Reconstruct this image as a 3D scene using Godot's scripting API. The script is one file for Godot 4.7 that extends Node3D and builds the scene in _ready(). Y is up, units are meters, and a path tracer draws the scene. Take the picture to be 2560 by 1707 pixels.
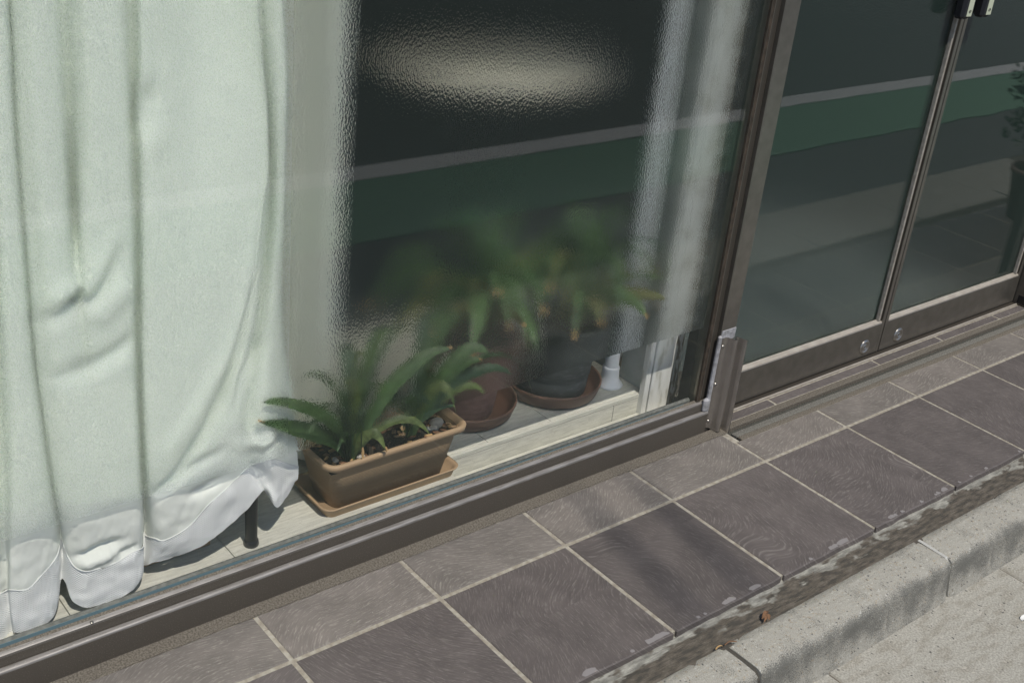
extends Node3D
# A shop front seen from the kerb: slate tiled pavement, bronze window sill, patterned privacy film, curtain and potted plants, sliding glass doors.

var taken := {}
var M := {}
var rng := RandomNumberGenerator.new()

# ------------------------------------------------------------------ helpers
func numbered(called: String) -> String:
	var n: int = taken.get(called, 0)
	taken[called] = n + 1
	return called if n == 0 else "%s_%03d" % [called, n]

func tag(o, label := "", category := "", group := "", kind := ""):
	if label: o.set_meta("label", label)
	if category: o.set_meta("category", category)
	if group: o.set_meta("group", group)
	if kind: o.set_meta("kind", kind)
	return o

func thing(called: String, label: String, category: String, at := Vector3.ZERO, group := "") -> Node3D:
	var o := Node3D.new()
	o.name = numbered(called)
	add_child(o, true)
	o.position = at
	return tag(o, label, category, group)

func struct_node(called: String, at := Vector3.ZERO) -> Node3D:
	var o := Node3D.new()
	o.name = numbered(called)
	add_child(o, true)
	o.position = at
	return tag(o, "", "", "", "structure")

func part(called: String, mesh: Mesh, m: Material, parent: Node, at := Vector3.ZERO, rot := Vector3.ZERO) -> MeshInstance3D:
	var o := MeshInstance3D.new()
	var n := 0
	var nm := called
	while parent.has_node(nm):
		n += 1
		nm = "%s_%03d" % [called, n]
	o.name = nm
	o.mesh = mesh
	o.material_override = m
	parent.add_child(o, true)
	o.position = at
	o.rotation = rot
	return o

func st_new(group := 0) -> SurfaceTool:
	var st := SurfaceTool.new()
	st.begin(Mesh.PRIMITIVE_TRIANGLES)
	st.set_smooth_group(group)
	return st

func done(st: SurfaceTool) -> ArrayMesh:
	st.generate_normals()
	return st.commit()

# one quad seen from outside as a, b, c, d counter-clockwise
func quad(st: SurfaceTool, a: Vector3, b: Vector3, c: Vector3, d: Vector3) -> void:
	for v in [a, c, b, a, d, c]: st.add_vertex(v)

func quad_uv(st: SurfaceTool, p: Array, t: Array) -> void:
	for k in [0, 2, 1, 0, 3, 2]:
		st.set_uv(t[k])
		st.add_vertex(p[k])

# box with chamfered edges, from corner lo to corner hi
func cbox(lo: Vector3, hi: Vector3, b := 0.002, st: SurfaceTool = null) -> SurfaceTool:
	if st == null: st = st_new(-1)
	st.set_smooth_group(-1)
	var c := (lo + hi) / 2.0
	var h := (hi - lo) / 2.0
	b = minf(b, minf(h.x, minf(h.y, h.z)) * 0.9)
	var P := func(sx, sy, sz, axis):
		var v := Vector3(sx * h.x, sy * h.y, sz * h.z)
		for k in 3:
			if k != axis: v[k] -= signf(v[k]) * b
		return c + v
	for ax in 3:
		var u := (ax + 1) % 3
		var w := (ax + 2) % 3
		for s in [-1, 1]:
			var q := []
			for e in [[-1, -1], [1, -1], [1, 1], [-1, 1]]:
				var sg := [0, 0, 0]
				sg[ax] = s
				sg[u] = e[0]
				sg[w] = e[1]
				q.append(P.call(sg[0], sg[1], sg[2], ax))
			if s > 0: quad(st, q[0], q[1], q[2], q[3])
			else: quad(st, q[3], q[2], q[1], q[0])
	for ax in 3:      # edges along ax
		var u := (ax + 1) % 3
		var w := (ax + 2) % 3
		for su in [-1, 1]:
			for sw in [-1, 1]:
				var g := func(sa, face):
					var sg := [0, 0, 0]
					sg[ax] = sa
					sg[u] = su
					sg[w] = sw
					return P.call(sg[0], sg[1], sg[2], face)
				var a: Vector3 = g.call(-1, u)
				var bb: Vector3 = g.call(1, u)
				var cc: Vector3 = g.call(1, w)
				var d: Vector3 = g.call(-1, w)
				if su * sw > 0: quad(st, a, d, cc, bb)
				else: quad(st, a, bb, cc, d)
	for sx in [-1, 1]:
		for sy in [-1, 1]:
			for sz in [-1, 1]:
				var a: Vector3 = P.call(sx, sy, sz, 0)
				var bb: Vector3 = P.call(sx, sy, sz, 1)
				var cc: Vector3 = P.call(sx, sy, sz, 2)
				for v in ([a, cc, bb] if sx * sy * sz > 0 else [a, bb, cc]): st.add_vertex(v)
	return st

func box_mesh(lo: Vector3, hi: Vector3, b := 0.002) -> ArrayMesh:
	return done(cbox(lo, hi, b))

# a profile of (z, y) points swept along x, walked so that the outside lies to its left when seen along +x ... both sides are drawn anyway
func sweep_x(pts: Array, x0: float, x1: float, closed := false, n := 1, smooth := false) -> ArrayMesh:
	var st := st_new(0 if smooth else -1)
	var m := pts.size() - (0 if closed else 1)
	var run := 0.0
	for i in m:
		var a: Vector2 = pts[i]
		var b: Vector2 = pts[(i + 1) % pts.size()]
		var l := a.distance_to(b)
		for k in n:
			var xa := lerpf(x0, x1, float(k) / n)
			var xb := lerpf(x0, x1, float(k + 1) / n)
			quad_uv(st, [Vector3(xa, a.y, a.x), Vector3(xb, a.y, a.x), Vector3(xb, b.y, b.x), Vector3(xa, b.y, b.x)], [Vector2(xa, run), Vector2(xb, run), Vector2(xb, run + l), Vector2(xa, run + l)])
		run += l
	return done(st)

# a profile of (x, z) points swept up y
func sweep_y(pts: Array, y0: float, y1: float, closed := false, smooth := false) -> ArrayMesh:
	var st := st_new(0 if smooth else -1)
	var m := pts.size() - (0 if closed else 1)
	for i in m:
		var a: Vector2 = pts[i]
		var b: Vector2 = pts[(i + 1) % pts.size()]
		quad(st, Vector3(a.x, y0, a.y), Vector3(b.x, y0, b.y), Vector3(b.x, y1, b.y), Vector3(a.x, y1, a.y))
	return done(st)

func lathe(pts: Array, n := 40, smooth := true, wob := 0.0) -> ArrayMesh:
	var st := st_new(0 if smooth else -1)
	for i in pts.size() - 1:
		var a: Vector2 = pts[i]
		var b: Vector2 = pts[i + 1]
		for k in n:
			var t0 := TAU * k / n
			var t1 := TAU * (k + 1) / n
			var q := []
			for e in [[a, t0], [a, t1], [b, t1], [b, t0]]:
				var r: float = e[0].x * (1.0 + wob * sin(3.0 * e[1] + 1.0))
				q.append(Vector3(r * cos(e[1]), e[0].y, r * sin(e[1])))
			var u := [Vector2(float(k) / n, a.y * 4), Vector2(float(k + 1) / n, a.y * 4), Vector2(float(k + 1) / n, b.y * 4), Vector2(float(k) / n, b.y * 4)]
			quad_uv(st, [q[3], q[2], q[1], q[0]], [u[3], u[2], u[1], u[0]])
	return done(st)

func tube(path: Array, r: float, n := 8, st: SurfaceTool = null) -> SurfaceTool:
	if st == null: st = st_new(0)
	var rings := []
	for i in path.size():
		var d: Vector3 = (path[mini(i + 1, path.size() - 1)] - path[maxi(i - 1, 0)]).normalized()
		var u := d.cross(Vector3.UP if absf(d.y) < 0.9 else Vector3.RIGHT).normalized()
		var w := u.cross(d)
		var ring := []
		for k in n: ring.append(path[i] + (u * cos(TAU * k / n) + w * sin(TAU * k / n)) * r)
		rings.append(ring)
	for i in path.size() - 1:
		for k in n: quad(st, rings[i][k], rings[i][(k + 1) % n], rings[i + 1][(k + 1) % n], rings[i + 1][k])
	return st

func bez(a: Vector3, b: Vector3, c: Vector3, d: Vector3, t: float) -> Vector3:
	return a.bezier_interpolate(b, c, d, t)

# a strap leaf: arching ribbon folded along its midrib
func leaf(a: Vector3, b: Vector3, c: Vector3, d: Vector3, w: float, fold := 0.35, side := Vector3.ZERO, twist := 0.0) -> ArrayMesh:
	var st := st_new(0)
	var rows := []
	var n := 16
	for i in n + 1:
		var t := float(i) / n
		var p := bez(a, b, c, d, t)
		var dir := (bez(a, b, c, d, minf(t + 0.02, 1.0)) - bez(a, b, c, d, maxf(t - 0.02, 0.0))).normalized()
		var s := side
		if s == Vector3.ZERO: s = dir.cross(Vector3.UP)
		s = (s - dir * s.dot(dir)).normalized()
		s = s.rotated(dir, twist * t)
		var up := s.cross(dir).normalized()
		var ww := w * 0.5 * (0.62 + 0.5 * sin(clampf(t * 1.25, 0, 1) * PI * 0.8)) * pow(maxf(1.0 - pow(t, 3.2), 0.0), 0.62)
		var wav := 0.05 * sin(t * 19.0 + w * 300.0)
		rows.append([p - s * ww * (1.0 + wav) + up * ww * fold, p - s * ww * 0.5 + up * ww * fold * 0.32, p, p + s * ww * 0.5 + up * ww * fold * 0.32, p + s * ww * (1.0 - wav) + up * ww * fold])
	for i in n:
		for k in 4:
			quad_uv(st, [rows[i][k], rows[i][k + 1], rows[i + 1][k + 1], rows[i + 1][k]], [Vector2(k / 4.0, float(i) / n), Vector2((k + 1) / 4.0, float(i) / n), Vector2((k + 1) / 4.0, float(i + 1) / n), Vector2(k / 4.0, float(i + 1) / n)])
	return done(st)

func mat(c: Color, rough := 0.8, metal := 0.0) -> StandardMaterial3D:
	var m := StandardMaterial3D.new()
	m.albedo_color = c.linear_to_srgb()
	m.roughness = rough
	m.metallic = metal
	return m

func noise(f: float, seed_: int, oct := 4, type := FastNoiseLite.TYPE_SIMPLEX_SMOOTH) -> FastNoiseLite:
	var n := FastNoiseLite.new()
	n.seed = seed_
	n.frequency = f
	n.noise_type = type
	n.fractal_octaves = oct
	return n

func noise_tex(n: FastNoiseLite, size := 512, ramp: Array = []) -> NoiseTexture2D:
	var t := NoiseTexture2D.new()
	t.width = size
	t.height = size
	t.seamless = true
	t.noise = n
	if ramp.size():
		var g := Gradient.new()
		var offs := PackedFloat32Array()
		var cols := PackedColorArray()
		for e in ramp:
			offs.append(e[0])
			cols.append(e[1].linear_to_srgb())
		g.offsets = offs
		g.colors = cols
		t.color_ramp = g
	return t

# world-mapped colour noise and relief on a material
func textured(m: StandardMaterial3D, tex: Texture2D, scale: Vector3, bump: Texture2D = null, bump_cm := 0.0, world := true) -> StandardMaterial3D:
	m.uv1_triplanar = true
	m.uv1_world_triplanar = world
	m.uv1_scale = scale
	if tex:
		m.albedo_texture = tex
		m.albedo_color = Color.WHITE
	if bump:
		m.heightmap_enabled = true
		m.heightmap_texture = bump
		m.heightmap_scale = bump_cm
	return m

func img_tex(w: int, h: int, f: Callable) -> ImageTexture:
	var d := PackedByteArray()
	d.resize(w * h * 3)
	var k := 0
	for y in h:
		for x in w:
			var c: Color = f.call(x, y)
			d[k] = int(clampf(c.r, 0, 1) * 255)
			d[k + 1] = int(clampf(c.g, 0, 1) * 255)
			d[k + 2] = int(clampf(c.b, 0, 1) * 255)
			k += 3
	return ImageTexture.create_from_image(Image.create_from_data(w, h, false, Image.FORMAT_RGB8, d))

# ------------------------------------------------------------------ materials
func slate_textures() -> Array:
	var S := 1024
	var warp := noise(1.0, 11, 2)
	var fine := noise(1.0, 5, 3)
	var blot := noise(1.0, 9, 3)
	var col := PackedByteArray()
	col.resize(S * S * 3)
	var hgt := PackedByteArray()
	hgt.resize(S * S)
	for y in S:
		var v := float(y) / S * 3.0
		for x in S:
			var u := float(x) / S * 3.0
			var wu := warp.get_noise_2d(u * 0.55, v * 0.55)
			var across := v + 0.30 * sin(u * 2.1 + 1.2 * wu) + 0.12 * wu
			var along := u + 0.1 * wu
			var s := fine.get_noise_2d(along * 8.0, across * 72.0)
			var s2 := fine.get_noise_2d(along * 26.0 + 50.0, across * 150.0)
			var b := blot.get_noise_2d(u * 3.0, v * 3.0)
			var streak := maxf(0.0, s * 1.0 + s2 * 0.6 - 0.2) * 2.0
			streak = minf(streak, 1.0)
			var h := clampf(0.5 + s * 0.5 + s2 * 0.22, 0, 1)
			# purplish slate with paler grey streaks
			var br := 1.04 + 0.10 * b - 0.10 * (0.5 - h)
			var k := (y * S + x)
			col[k * 3] = int(255.0 * clampf(lerpf(0.370 * br, 0.56, streak * 0.54), 0, 1))
			col[k * 3 + 1] = int(255.0 * clampf(lerpf(0.352 * br, 0.55, streak * 0.54), 0, 1))
			col[k * 3 + 2] = int(255.0 * clampf(lerpf(0.347 * br, 0.535, streak * 0.54), 0, 1))
			hgt[k] = int(h * 255.0)
			if (x * 7919 + y * 104729 + (x * y) % 9973) % 17011 < 3:      # grit
				for e in 3: col[k * 3 + e] = 190
	return [ImageTexture.create_from_image(Image.create_from_data(S, S, false, Image.FORMAT_RGB8, col)), ImageTexture.create_from_image(Image.create_from_data(S, S, false, Image.FORMAT_L8, hgt))]

func make_materials() -> void:
	var sl := slate_textures()
	var grain := noise_tex(noise(0.06, 21, 4), 512)
	for i in 3:
		var m := mat([Color(0.89, 0.857, 0.842), Color(0.96, 0.928, 0.912), Color(0.83, 0.803, 0.79)][i], 0.62)
		m.albedo_texture = sl[0]
		m.heightmap_enabled = true
		m.heightmap_texture = sl[1]
		m.heightmap_scale = 0.07
		M["slate%d" % i] = m
	for i in 2:      # the row along the shop: dust-grey, paled to stand for sunlight off the glass
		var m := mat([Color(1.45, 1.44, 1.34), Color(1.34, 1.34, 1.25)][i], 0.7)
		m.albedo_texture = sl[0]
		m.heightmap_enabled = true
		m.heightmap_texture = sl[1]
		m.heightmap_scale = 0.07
		M["dusty_sunlit%d" % i] = m
	M.chip = mat(Color(0.24, 0.225, 0.225), 0.9)
	M.grout = textured(mat(Color.WHITE, 0.95), noise_tex(noise(0.05, 31, 5), 256, [[0.2, Color(0.27, 0.24, 0.195)], [0.5, Color(0.34, 0.315, 0.26)], [0.8, Color(0.4, 0.375, 0.32)]]), Vector3(4, 4, 4), grain, 0.05)
	# kerb and gutter concrete: pale cement with dark and tan grains
	var cell := noise(0.09, 41, 2, FastNoiseLite.TYPE_CELLULAR)
	cell.cellular_return_type = FastNoiseLite.RETURN_CELL_VALUE
	var big := noise(0.011, 42, 4)
	var mid := noise(0.16, 43, 3)
	M.concrete = mat(Color.WHITE, 0.92)
	# kerb stones carry black lichen grime under their arris, in specks and ragged blots
	var KW := 1024
	var KH := 440
	M.concrete.albedo_texture = img_tex(KW, KH, func(x, y):
		var v := float(y) / KH
		var c := cell.get_noise_2d(x * 1.5, y * 2.0)
		var b := big.get_noise_2d(x * 0.7, y * 0.7)
		var g := mid.get_noise_2d(x * 1.3, y * 1.8)
		var base := Color(0.65, 0.64, 0.605) * (1.0 + 0.10 * b + 0.24 * g)
		if c > 0.84: base = base.lerp(Color(0.24, 0.25, 0.27), 0.8)
		elif c > 0.66: base = base.lerp(Color(0.64, 0.57, 0.47), 0.5)
		elif c < -0.78: base = base.lerp(Color(0.80, 0.80, 0.78), 0.6)
		var place := 0.52 * smoothstep(0.60, 0.68, v) * (1.0 - 0.62 * smoothstep(0.72, 0.9, v))
		var grime := place + 0.5 * b + 0.8 * g - 0.22
		if grime > 0.0: base = base.lerp(Color(0.33, 0.33, 0.315), minf(grime * 2.4, 0.85))
		return base)
	M.concrete.heightmap_enabled = true
	M.concrete.heightmap_texture = grain
	M.concrete.heightmap_scale = 0.12
	M.gutter = textured(mat(Color.WHITE, 0.92), img_tex(512, 512, func(x, y):
		var c := cell.get_noise_2d(x * 1.3 + 400, y * 1.3)
		var b := big.get_noise_2d(x * 1.0, y * 2.5) * 0.5 + 0.5
		var g := mid.get_noise_2d(x, y + 900)
		var base := Color(0.63, 0.62, 0.585).lerp(Color(0.575, 0.56, 0.52), smoothstep(0.4, 0.8, b)) * (1.0 + 0.2 * g)
		if c > 0.88: base = base.lerp(Color(0.22, 0.22, 0.22), 0.7)
		elif c > 0.74: base = base.lerp(Color(0.72, 0.70, 0.66), 0.6)
		return base), Vector3(2.3, 2.3, 2.3), grain, 0.12)
	M.groove = textured(mat(Color.WHITE, 0.95), noise_tex(noise(0.25, 34, 3), 256, [[0.2, Color(0.035, 0.035, 0.03)], [0.6, Color(0.08, 0.08, 0.068)], [0.9, Color(0.16, 0.15, 0.13)]]), Vector3(4, 4, 4), grain, 0.2)
	M.lip = textured(mat(Color.WHITE, 0.92), noise_tex(noise(0.22, 33, 3), 256, [[0.2, Color(0.1, 0.095, 0.08)], [0.6, Color(0.17, 0.165, 0.145)], [0.85, Color(0.3, 0.29, 0.27)]]), Vector3(4, 4, 4), grain, 0.2)
	M.joint = textured(mat(Color(0.07, 0.065, 0.055), 0.95), null, Vector3(5, 5, 5), grain, 0.1)
	M.lime = textured(mat(Color(0.5, 0.5, 0.475), 0.95), null, Vector3(9, 9, 9), grain, 0.15)
	var rough_n := noise(0.02, 51, 5)
	var streak_n := noise(0.05, 52, 4)
	M.mortar = mat(Color.WHITE, 0.95)
	M.mortar.albedo_texture = img_tex(1024, 64, func(x, y):
		var e := float(y) / 64.0 + 0.45 * rough_n.get_noise_2d(x * 1.3, y * 2.0)
		var s: float = streak_n.get_noise_2d(x * 0.8, y * 2.0) + 0.35 * mid.get_noise_2d(x * 2.0, y * 2.0)
		var brown := Color(0.355, 0.33, 0.295).lerp(Color(0.28, 0.267, 0.245), smoothstep(0.0, 0.4, s)).lerp(Color(0.42, 0.395, 0.36), smoothstep(0.1, 0.5, -s))
		return brown.lerp(Color(0.56, 0.555, 0.525) * (1.0 + 0.3 * s), 1.0 - smoothstep(0.18, 0.34, e)))
	M.mortar.heightmap_enabled = true
	M.mortar.heightmap_texture = grain
	M.mortar.heightmap_scale = 0.15
	M.dirt = textured(mat(Color.WHITE, 0.95), noise_tex(noise(0.09, 61, 5), 512, [[0.25, Color(0.09, 0.078, 0.062)], [0.5, Color(0.145, 0.128, 0.103)], [0.75, Color(0.19, 0.17, 0.14)]]), Vector3(5, 5, 5), grain, 0.12)
	var asp := noise(0.22, 71, 2, FastNoiseLite.TYPE_CELLULAR)
	asp.cellular_return_type = FastNoiseLite.RETURN_CELL_VALUE
	M.asphalt = textured(mat(Color.WHITE, 0.9), noise_tex(asp, 512, [[0.0, Color(0.08, 0.08, 0.082)], [0.5, Color(0.13, 0.13, 0.13)], [0.9, Color(0.18, 0.178, 0.172)], [1.0, Color(0.28, 0.27, 0.26)]]), Vector3(1.6, 1.6, 1.6), grain, 0.3)
	M.green = textured(mat(Color.WHITE, 0.85), noise_tex(asp, 512, [[0.0, Color(0.13, 0.24, 0.16)], [0.6, Color(0.19, 0.35, 0.23)], [1.0, Color(0.27, 0.43, 0.31)]]), Vector3(1.6, 1.6, 1.6), grain, 0.3)
	M.white_paint = textured(mat(Color.WHITE, 0.8), noise_tex(asp, 512, [[0.0, Color(0.5, 0.49, 0.48)], [0.25, Color(0.74, 0.73, 0.72)], [1.0, Color(0.86, 0.85, 0.84)]]), Vector3(1.6, 1.6, 1.6), grain, 0.3)
	# bronze anodised aluminium with specks of dust
	var speck := noise_tex(noise(0.21, 81, 2), 512, [[0.0, Color(0.105, 0.093, 0.078)], [0.55, Color(0.125, 0.112, 0.095)], [0.80, Color(0.14, 0.126, 0.108)], [0.87, Color(0.3, 0.27, 0.22)]])
	M.bronze = textured(mat(Color.WHITE, 0.4, 0.45), speck, Vector3(4, 4, 4))
	M.bronze_clean = textured(mat(Color.WHITE, 0.3, 0.75), noise_tex(noise(0.03, 82, 4), 512, [[0.2, Color(0.2, 0.188, 0.165)], [0.8, Color(0.235, 0.22, 0.195)]]), Vector3(1.5, 1.5, 1.5))
	M.bronze_highlight = textured(mat(Color.WHITE, 0.5, 0.45), noise_tex(noise(0.05, 83, 5), 512, [[0.2, Color(0.2, 0.185, 0.17)], [0.5, Color(0.28, 0.265, 0.25)], [0.8, Color(0.34, 0.325, 0.31)]]), Vector3(0.6, 6, 6))  # paler bronze that paints the bright edge highlights of the sill
	M.bronze_dark = mat(Color(0.075, 0.066, 0.055), 0.5, 0.4)
	M.rust = textured(mat(Color.WHITE, 0.7, 0.3), noise_tex(noise(0.04, 84, 4), 256, [[0.3, Color(0.045, 0.035, 0.026)], [0.7, Color(0.085, 0.064, 0.046)]]), Vector3(8, 3, 8))
	M.steel = textured(mat(Color.WHITE, 0.27, 0.8), noise_tex(noise(0.03, 85, 4), 512, [[0.2, Color(0.3, 0.28, 0.255)], [0.8, Color(0.37, 0.345, 0.32)]]), Vector3(1.5, 1.5, 1.5))
	M.chrome = mat(Color(0.42, 0.4, 0.37), 0.3, 0.9)
	M.bead = textured(mat(Color.WHITE, 0.6, 0.2), noise_tex(noise(0.05, 86, 4), 256, [[0.2, Color(0.32, 0.29, 0.25)], [0.8, Color(0.42, 0.39, 0.345)]]), Vector3(1.5, 4, 4))
	M.gasket_blue = mat(Color(0.10, 0.165, 0.19), 0.7)
	M.gasket_grey = textured(mat(Color.WHITE, 0.8), noise_tex(noise(0.06, 87, 4), 256, [[0.2, Color(0.1, 0.105, 0.095)], [0.8, Color(0.2, 0.205, 0.19)]]), Vector3(4, 8, 8))
	M.black = mat(Color(0.008, 0.008, 0.009), 0.45)
	M.black_plastic = mat(Color(0.012, 0.012, 0.016), 0.35)
	M.sealant = textured(mat(Color.WHITE, 0.7), noise_tex(noise(0.06, 88, 4), 256, [[0.2, Color(0.24, 0.24, 0.245)], [0.6, Color(0.36, 0.36, 0.38)], [0.9, Color(0.45, 0.45, 0.47)]]), Vector3(4, 3, 4), grain, 0.1)
	# glass
	var g := StandardMaterial3D.new()
	g.transparency = BaseMaterial3D.TRANSPARENCY_ALPHA
	g.albedo_color = Color(0.75, 0.92, 0.84, 0.009)
	g.roughness = 0.0
	g.metallic_specular = 0.38
	M.glass = g
	M.door_glass = g.duplicate()
	M.door_glass.albedo_color = Color(0.7, 0.9, 0.84, 0.018)
	var ripple := noise(0.06, 91, 3)
	ripple.domain_warp_enabled = true
	ripple.domain_warp_amplitude = 9.0
	ripple.domain_warp_frequency = 0.03
	var rt := noise_tex(ripple, 1024)
	var fd := PackedByteArray()
	fd.resize(1024 * 1024 * 4)
	fd.fill(255)
	var sparkle_n := noise(0.12, 95, 2)
	for y in 1024:
		for x in 1024:
			if sparkle_n.get_noise_2d(x, y) > 0.24: fd[(y * 1024 + x) * 4 + 3] = 0  # holes added so dots of sun imitate sparkle focused by the film
	var sparkle_holes := ImageTexture.create_from_image(Image.create_from_data(1024, 1024, false, Image.FORMAT_RGBA8, fd))
	for k in 3:
		var f := StandardMaterial3D.new()
		f.transparency = BaseMaterial3D.TRANSPARENCY_ALPHA
		f.refraction_enabled = true
		f.refraction_scale = [0.012, 0.012, 0.01][k]
		f.albedo_color = Color(0.985, 1.0, 0.985, 0.0)
		f.roughness = [0.17, 0.22, 1.0][k]
		f.metallic_specular = 0.25
		f.uv1_triplanar = true
		f.uv1_scale = Vector3(3.8, 2.2, 3.8)
		f.heightmap_enabled = true
		f.heightmap_texture = rt
		f.heightmap_scale = [0.22, 0.2, 0.3][k]
		if k == 2:
			f.transparency = BaseMaterial3D.TRANSPARENCY_ALPHA_SCISSOR
			f.alpha_scissor_threshold = 0.5
			f.albedo_texture = sparkle_holes
		M["film%d" % k] = f
	# shop interior
	M.marble = textured(mat(Color.WHITE, 0.55), img_tex(512, 512, func(x, y):
		var s := streak_n.get_noise_2d(x * 0.25, y * 2.2)
		var l := absf(rough_n.get_noise_2d(x * 0.8 + 77, y * 3.0))
		var c := Color(0.80, 0.80, 0.76) * (0.97 + 0.10 * s)
		return c.lerp(Color(0.60, 0.58, 0.52), (1.0 - smoothstep(0.0, 0.03, l)) * 0.45)), Vector3(2.2, 2.2, 2.2))
	M.panel = textured(mat(Color.WHITE, 0.85), noise_tex(noise(0.02, 101, 4), 256, [[0.2, Color(0.36, 0.39, 0.36)], [0.8, Color(0.45, 0.47, 0.44)]]), Vector3(2, 2, 2))
	M.white_wood = textured(mat(Color.WHITE, 0.7), noise_tex(noise(0.03, 102, 5), 256, [[0.1, Color(0.42, 0.42, 0.37)], [0.4, Color(0.66, 0.67, 0.64)], [0.9, Color(0.74, 0.75, 0.73)]]), Vector3(4, 1.2, 4))
	M.peeling = textured(mat(Color.WHITE, 0.85), noise_tex(noise(0.03, 103, 5), 256, [[0.35, Color(0.16, 0.13, 0.09)], [0.5, Color(0.33, 0.31, 0.26)], [0.62, Color(0.5, 0.5, 0.46)]]), Vector3(9, 2.5, 9), grain, 0.15)
	M.white_plastic = mat(Color(0.78, 0.8, 0.82), 0.35)
	M.room = textured(mat(Color.WHITE, 0.9), noise_tex(noise(0.03, 142, 4), 256, [[0.2, Color(0.12, 0.118, 0.108)], [0.8, Color(0.16, 0.155, 0.142)]]), Vector3(1, 1, 1))  # dimness of the interior partly put into this wall colour
	M.dark_floor = textured(mat(Color.WHITE, 0.7), noise_tex(noise(0.03, 143, 4), 256, [[0.2, Color(0.08, 0.098, 0.1)], [0.8, Color(0.115, 0.135, 0.137)]]), Vector3(2, 2, 2))  # floor toned dark as well, standing for the dim room
	M.cream = mat(Color(0.72, 0.68, 0.56), 0.5)
	M.card = textured(mat(Color.WHITE, 0.85), noise_tex(noise(0.04, 104, 4), 256, [[0.2, Color(0.25, 0.17, 0.09)], [0.8, Color(0.33, 0.23, 0.13)]]), Vector3(4, 4, 4))
	var weave := img_tex(128, 128, func(x, y):
		var a := 0.5 + 0.5 * sin(TAU * x / 16.0) * sin(TAU * y / 16.0)
		return Color(a, a, a))
	var cloth_n := noise_tex(noise(0.11, 111, 2), 512)
	M.cloth = textured(mat(Color(0.82, 0.865, 0.79), 0.85), null, Vector3(3.4, 2.6, 3.4), cloth_n, 0.08)
	M.cloth_foot = mat(Color(0.77, 0.8, 0.75), 0.85)
	M.cloth_foot.backlight_enabled = true
	M.cloth_foot.backlight = Color(0.5, 0.52, 0.47)
	M.cloth.backlight_enabled = true
	M.cloth.backlight = Color(0.5, 0.52, 0.47)
	M.hem = textured(mat(Color(0.83, 0.85, 0.84), 0.9), null, Vector3(30, 30, 30), weave, 0.15)
	M.hem.backlight_enabled = true
	M.hem.backlight = Color(0.3, 0.3, 0.3)
	M.seam = mat(Color(0.68, 0.7, 0.68), 0.9)
	M.lining = mat(Color(0.8, 0.81, 0.74), 0.9)
	M.lining.backlight_enabled = true
	M.lining.backlight = Color(0.5, 0.5, 0.42)
	# planters and plants
	var ribs := img_tex(16, 64, func(_x, y):
		var a := 0.5 + 0.5 * sin(TAU * y / 16.0)
		return Color(a, a, a))
	M.planter = mat(Color(0.40, 0.28, 0.16), 0.65)
	M.planter.heightmap_enabled = true
	M.planter.heightmap_texture = ribs
	M.planter.heightmap_scale = 0.2
	M.planter_smooth = mat(Color(0.39, 0.27, 0.16), 0.6)
	M.terracotta = textured(mat(Color.WHITE, 0.75), noise_tex(noise(0.03, 121, 4), 256, [[0.2, Color(0.15, 0.085, 0.07)], [0.8, Color(0.22, 0.13, 0.11)]]), Vector3(4, 10, 4))
	M.saucer = mat(Color(0.13, 0.07, 0.05), 0.5)
	M.grey_pot = textured(mat(Color.WHITE, 0.8), noise_tex(noise(0.03, 122, 4), 256, [[0.2, Color(0.035, 0.04, 0.04)], [0.7, Color(0.06, 0.066, 0.068)], [0.9, Color(0.13, 0.14, 0.135)]]), Vector3(3, 9, 3))  # pot darkened: the shade it stands in is put into its colour
	M.soil = textured(mat(Color.WHITE, 0.95), noise_tex(noise(0.1, 123, 4), 256, [[0.2, Color(0.015, 0.012, 0.008)], [0.8, Color(0.07, 0.05, 0.035)]]), Vector3(8, 8, 8), grain, 0.6)
	for i in 4:
		var lf := mat([Color(0.055, 0.105, 0.036), Color(0.075, 0.135, 0.045), Color(0.05, 0.095, 0.045), Color(0.14, 0.18, 0.055)][i], 0.42)
		lf.albedo_texture = noise_tex(noise(0.02, 130 + i, 4), 256, [[0.2, Color(0.6, 0.65, 0.5)], [0.8, Color(1, 1, 1)]])
		lf.uv1_scale = Vector3(0.3, 2, 1)
		lf.backlight_enabled = true
		lf.backlight = Color(0.35, 0.4, 0.2)
		M["leaf%d" % i] = lf
		var lb: StandardMaterial3D = lf.duplicate()
		lb.albedo_color = ([Color(0.085, 0.165, 0.055), Color(0.11, 0.2, 0.065), Color(0.07, 0.14, 0.06), Color(0.2, 0.2, 0.07)][i] as Color).linear_to_srgb()  # leaf copies lightened to offset the weak light behind the planter
		M["pot_leaf%d" % i] = lb
	M.dry = mat(Color(0.42, 0.27, 0.12), 0.85)
	M.bark0 = mat(Color(0.16, 0.08, 0.04), 0.9)
	M.bark1 = mat(Color(0.3, 0.2, 0.11), 0.9)
	M.stone = textured(mat(Color(0.55, 0.53, 0.47), 0.85), null, Vector3(15, 15, 15), grain, 0.4)
	M.wall = textured(mat(Color.WHITE, 0.9), noise_tex(noise(0.03, 141, 4), 256, [[0.2, Color(0.3, 0.29, 0.27)], [0.8, Color(0.36, 0.35, 0.33)]]), Vector3(1, 1, 1))
	M.tan_leaf = mat(Color(0.2, 0.11, 0.06), 0.9)
	M.paper = mat(Color(0.78, 0.78, 0.76), 0.8)

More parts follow.
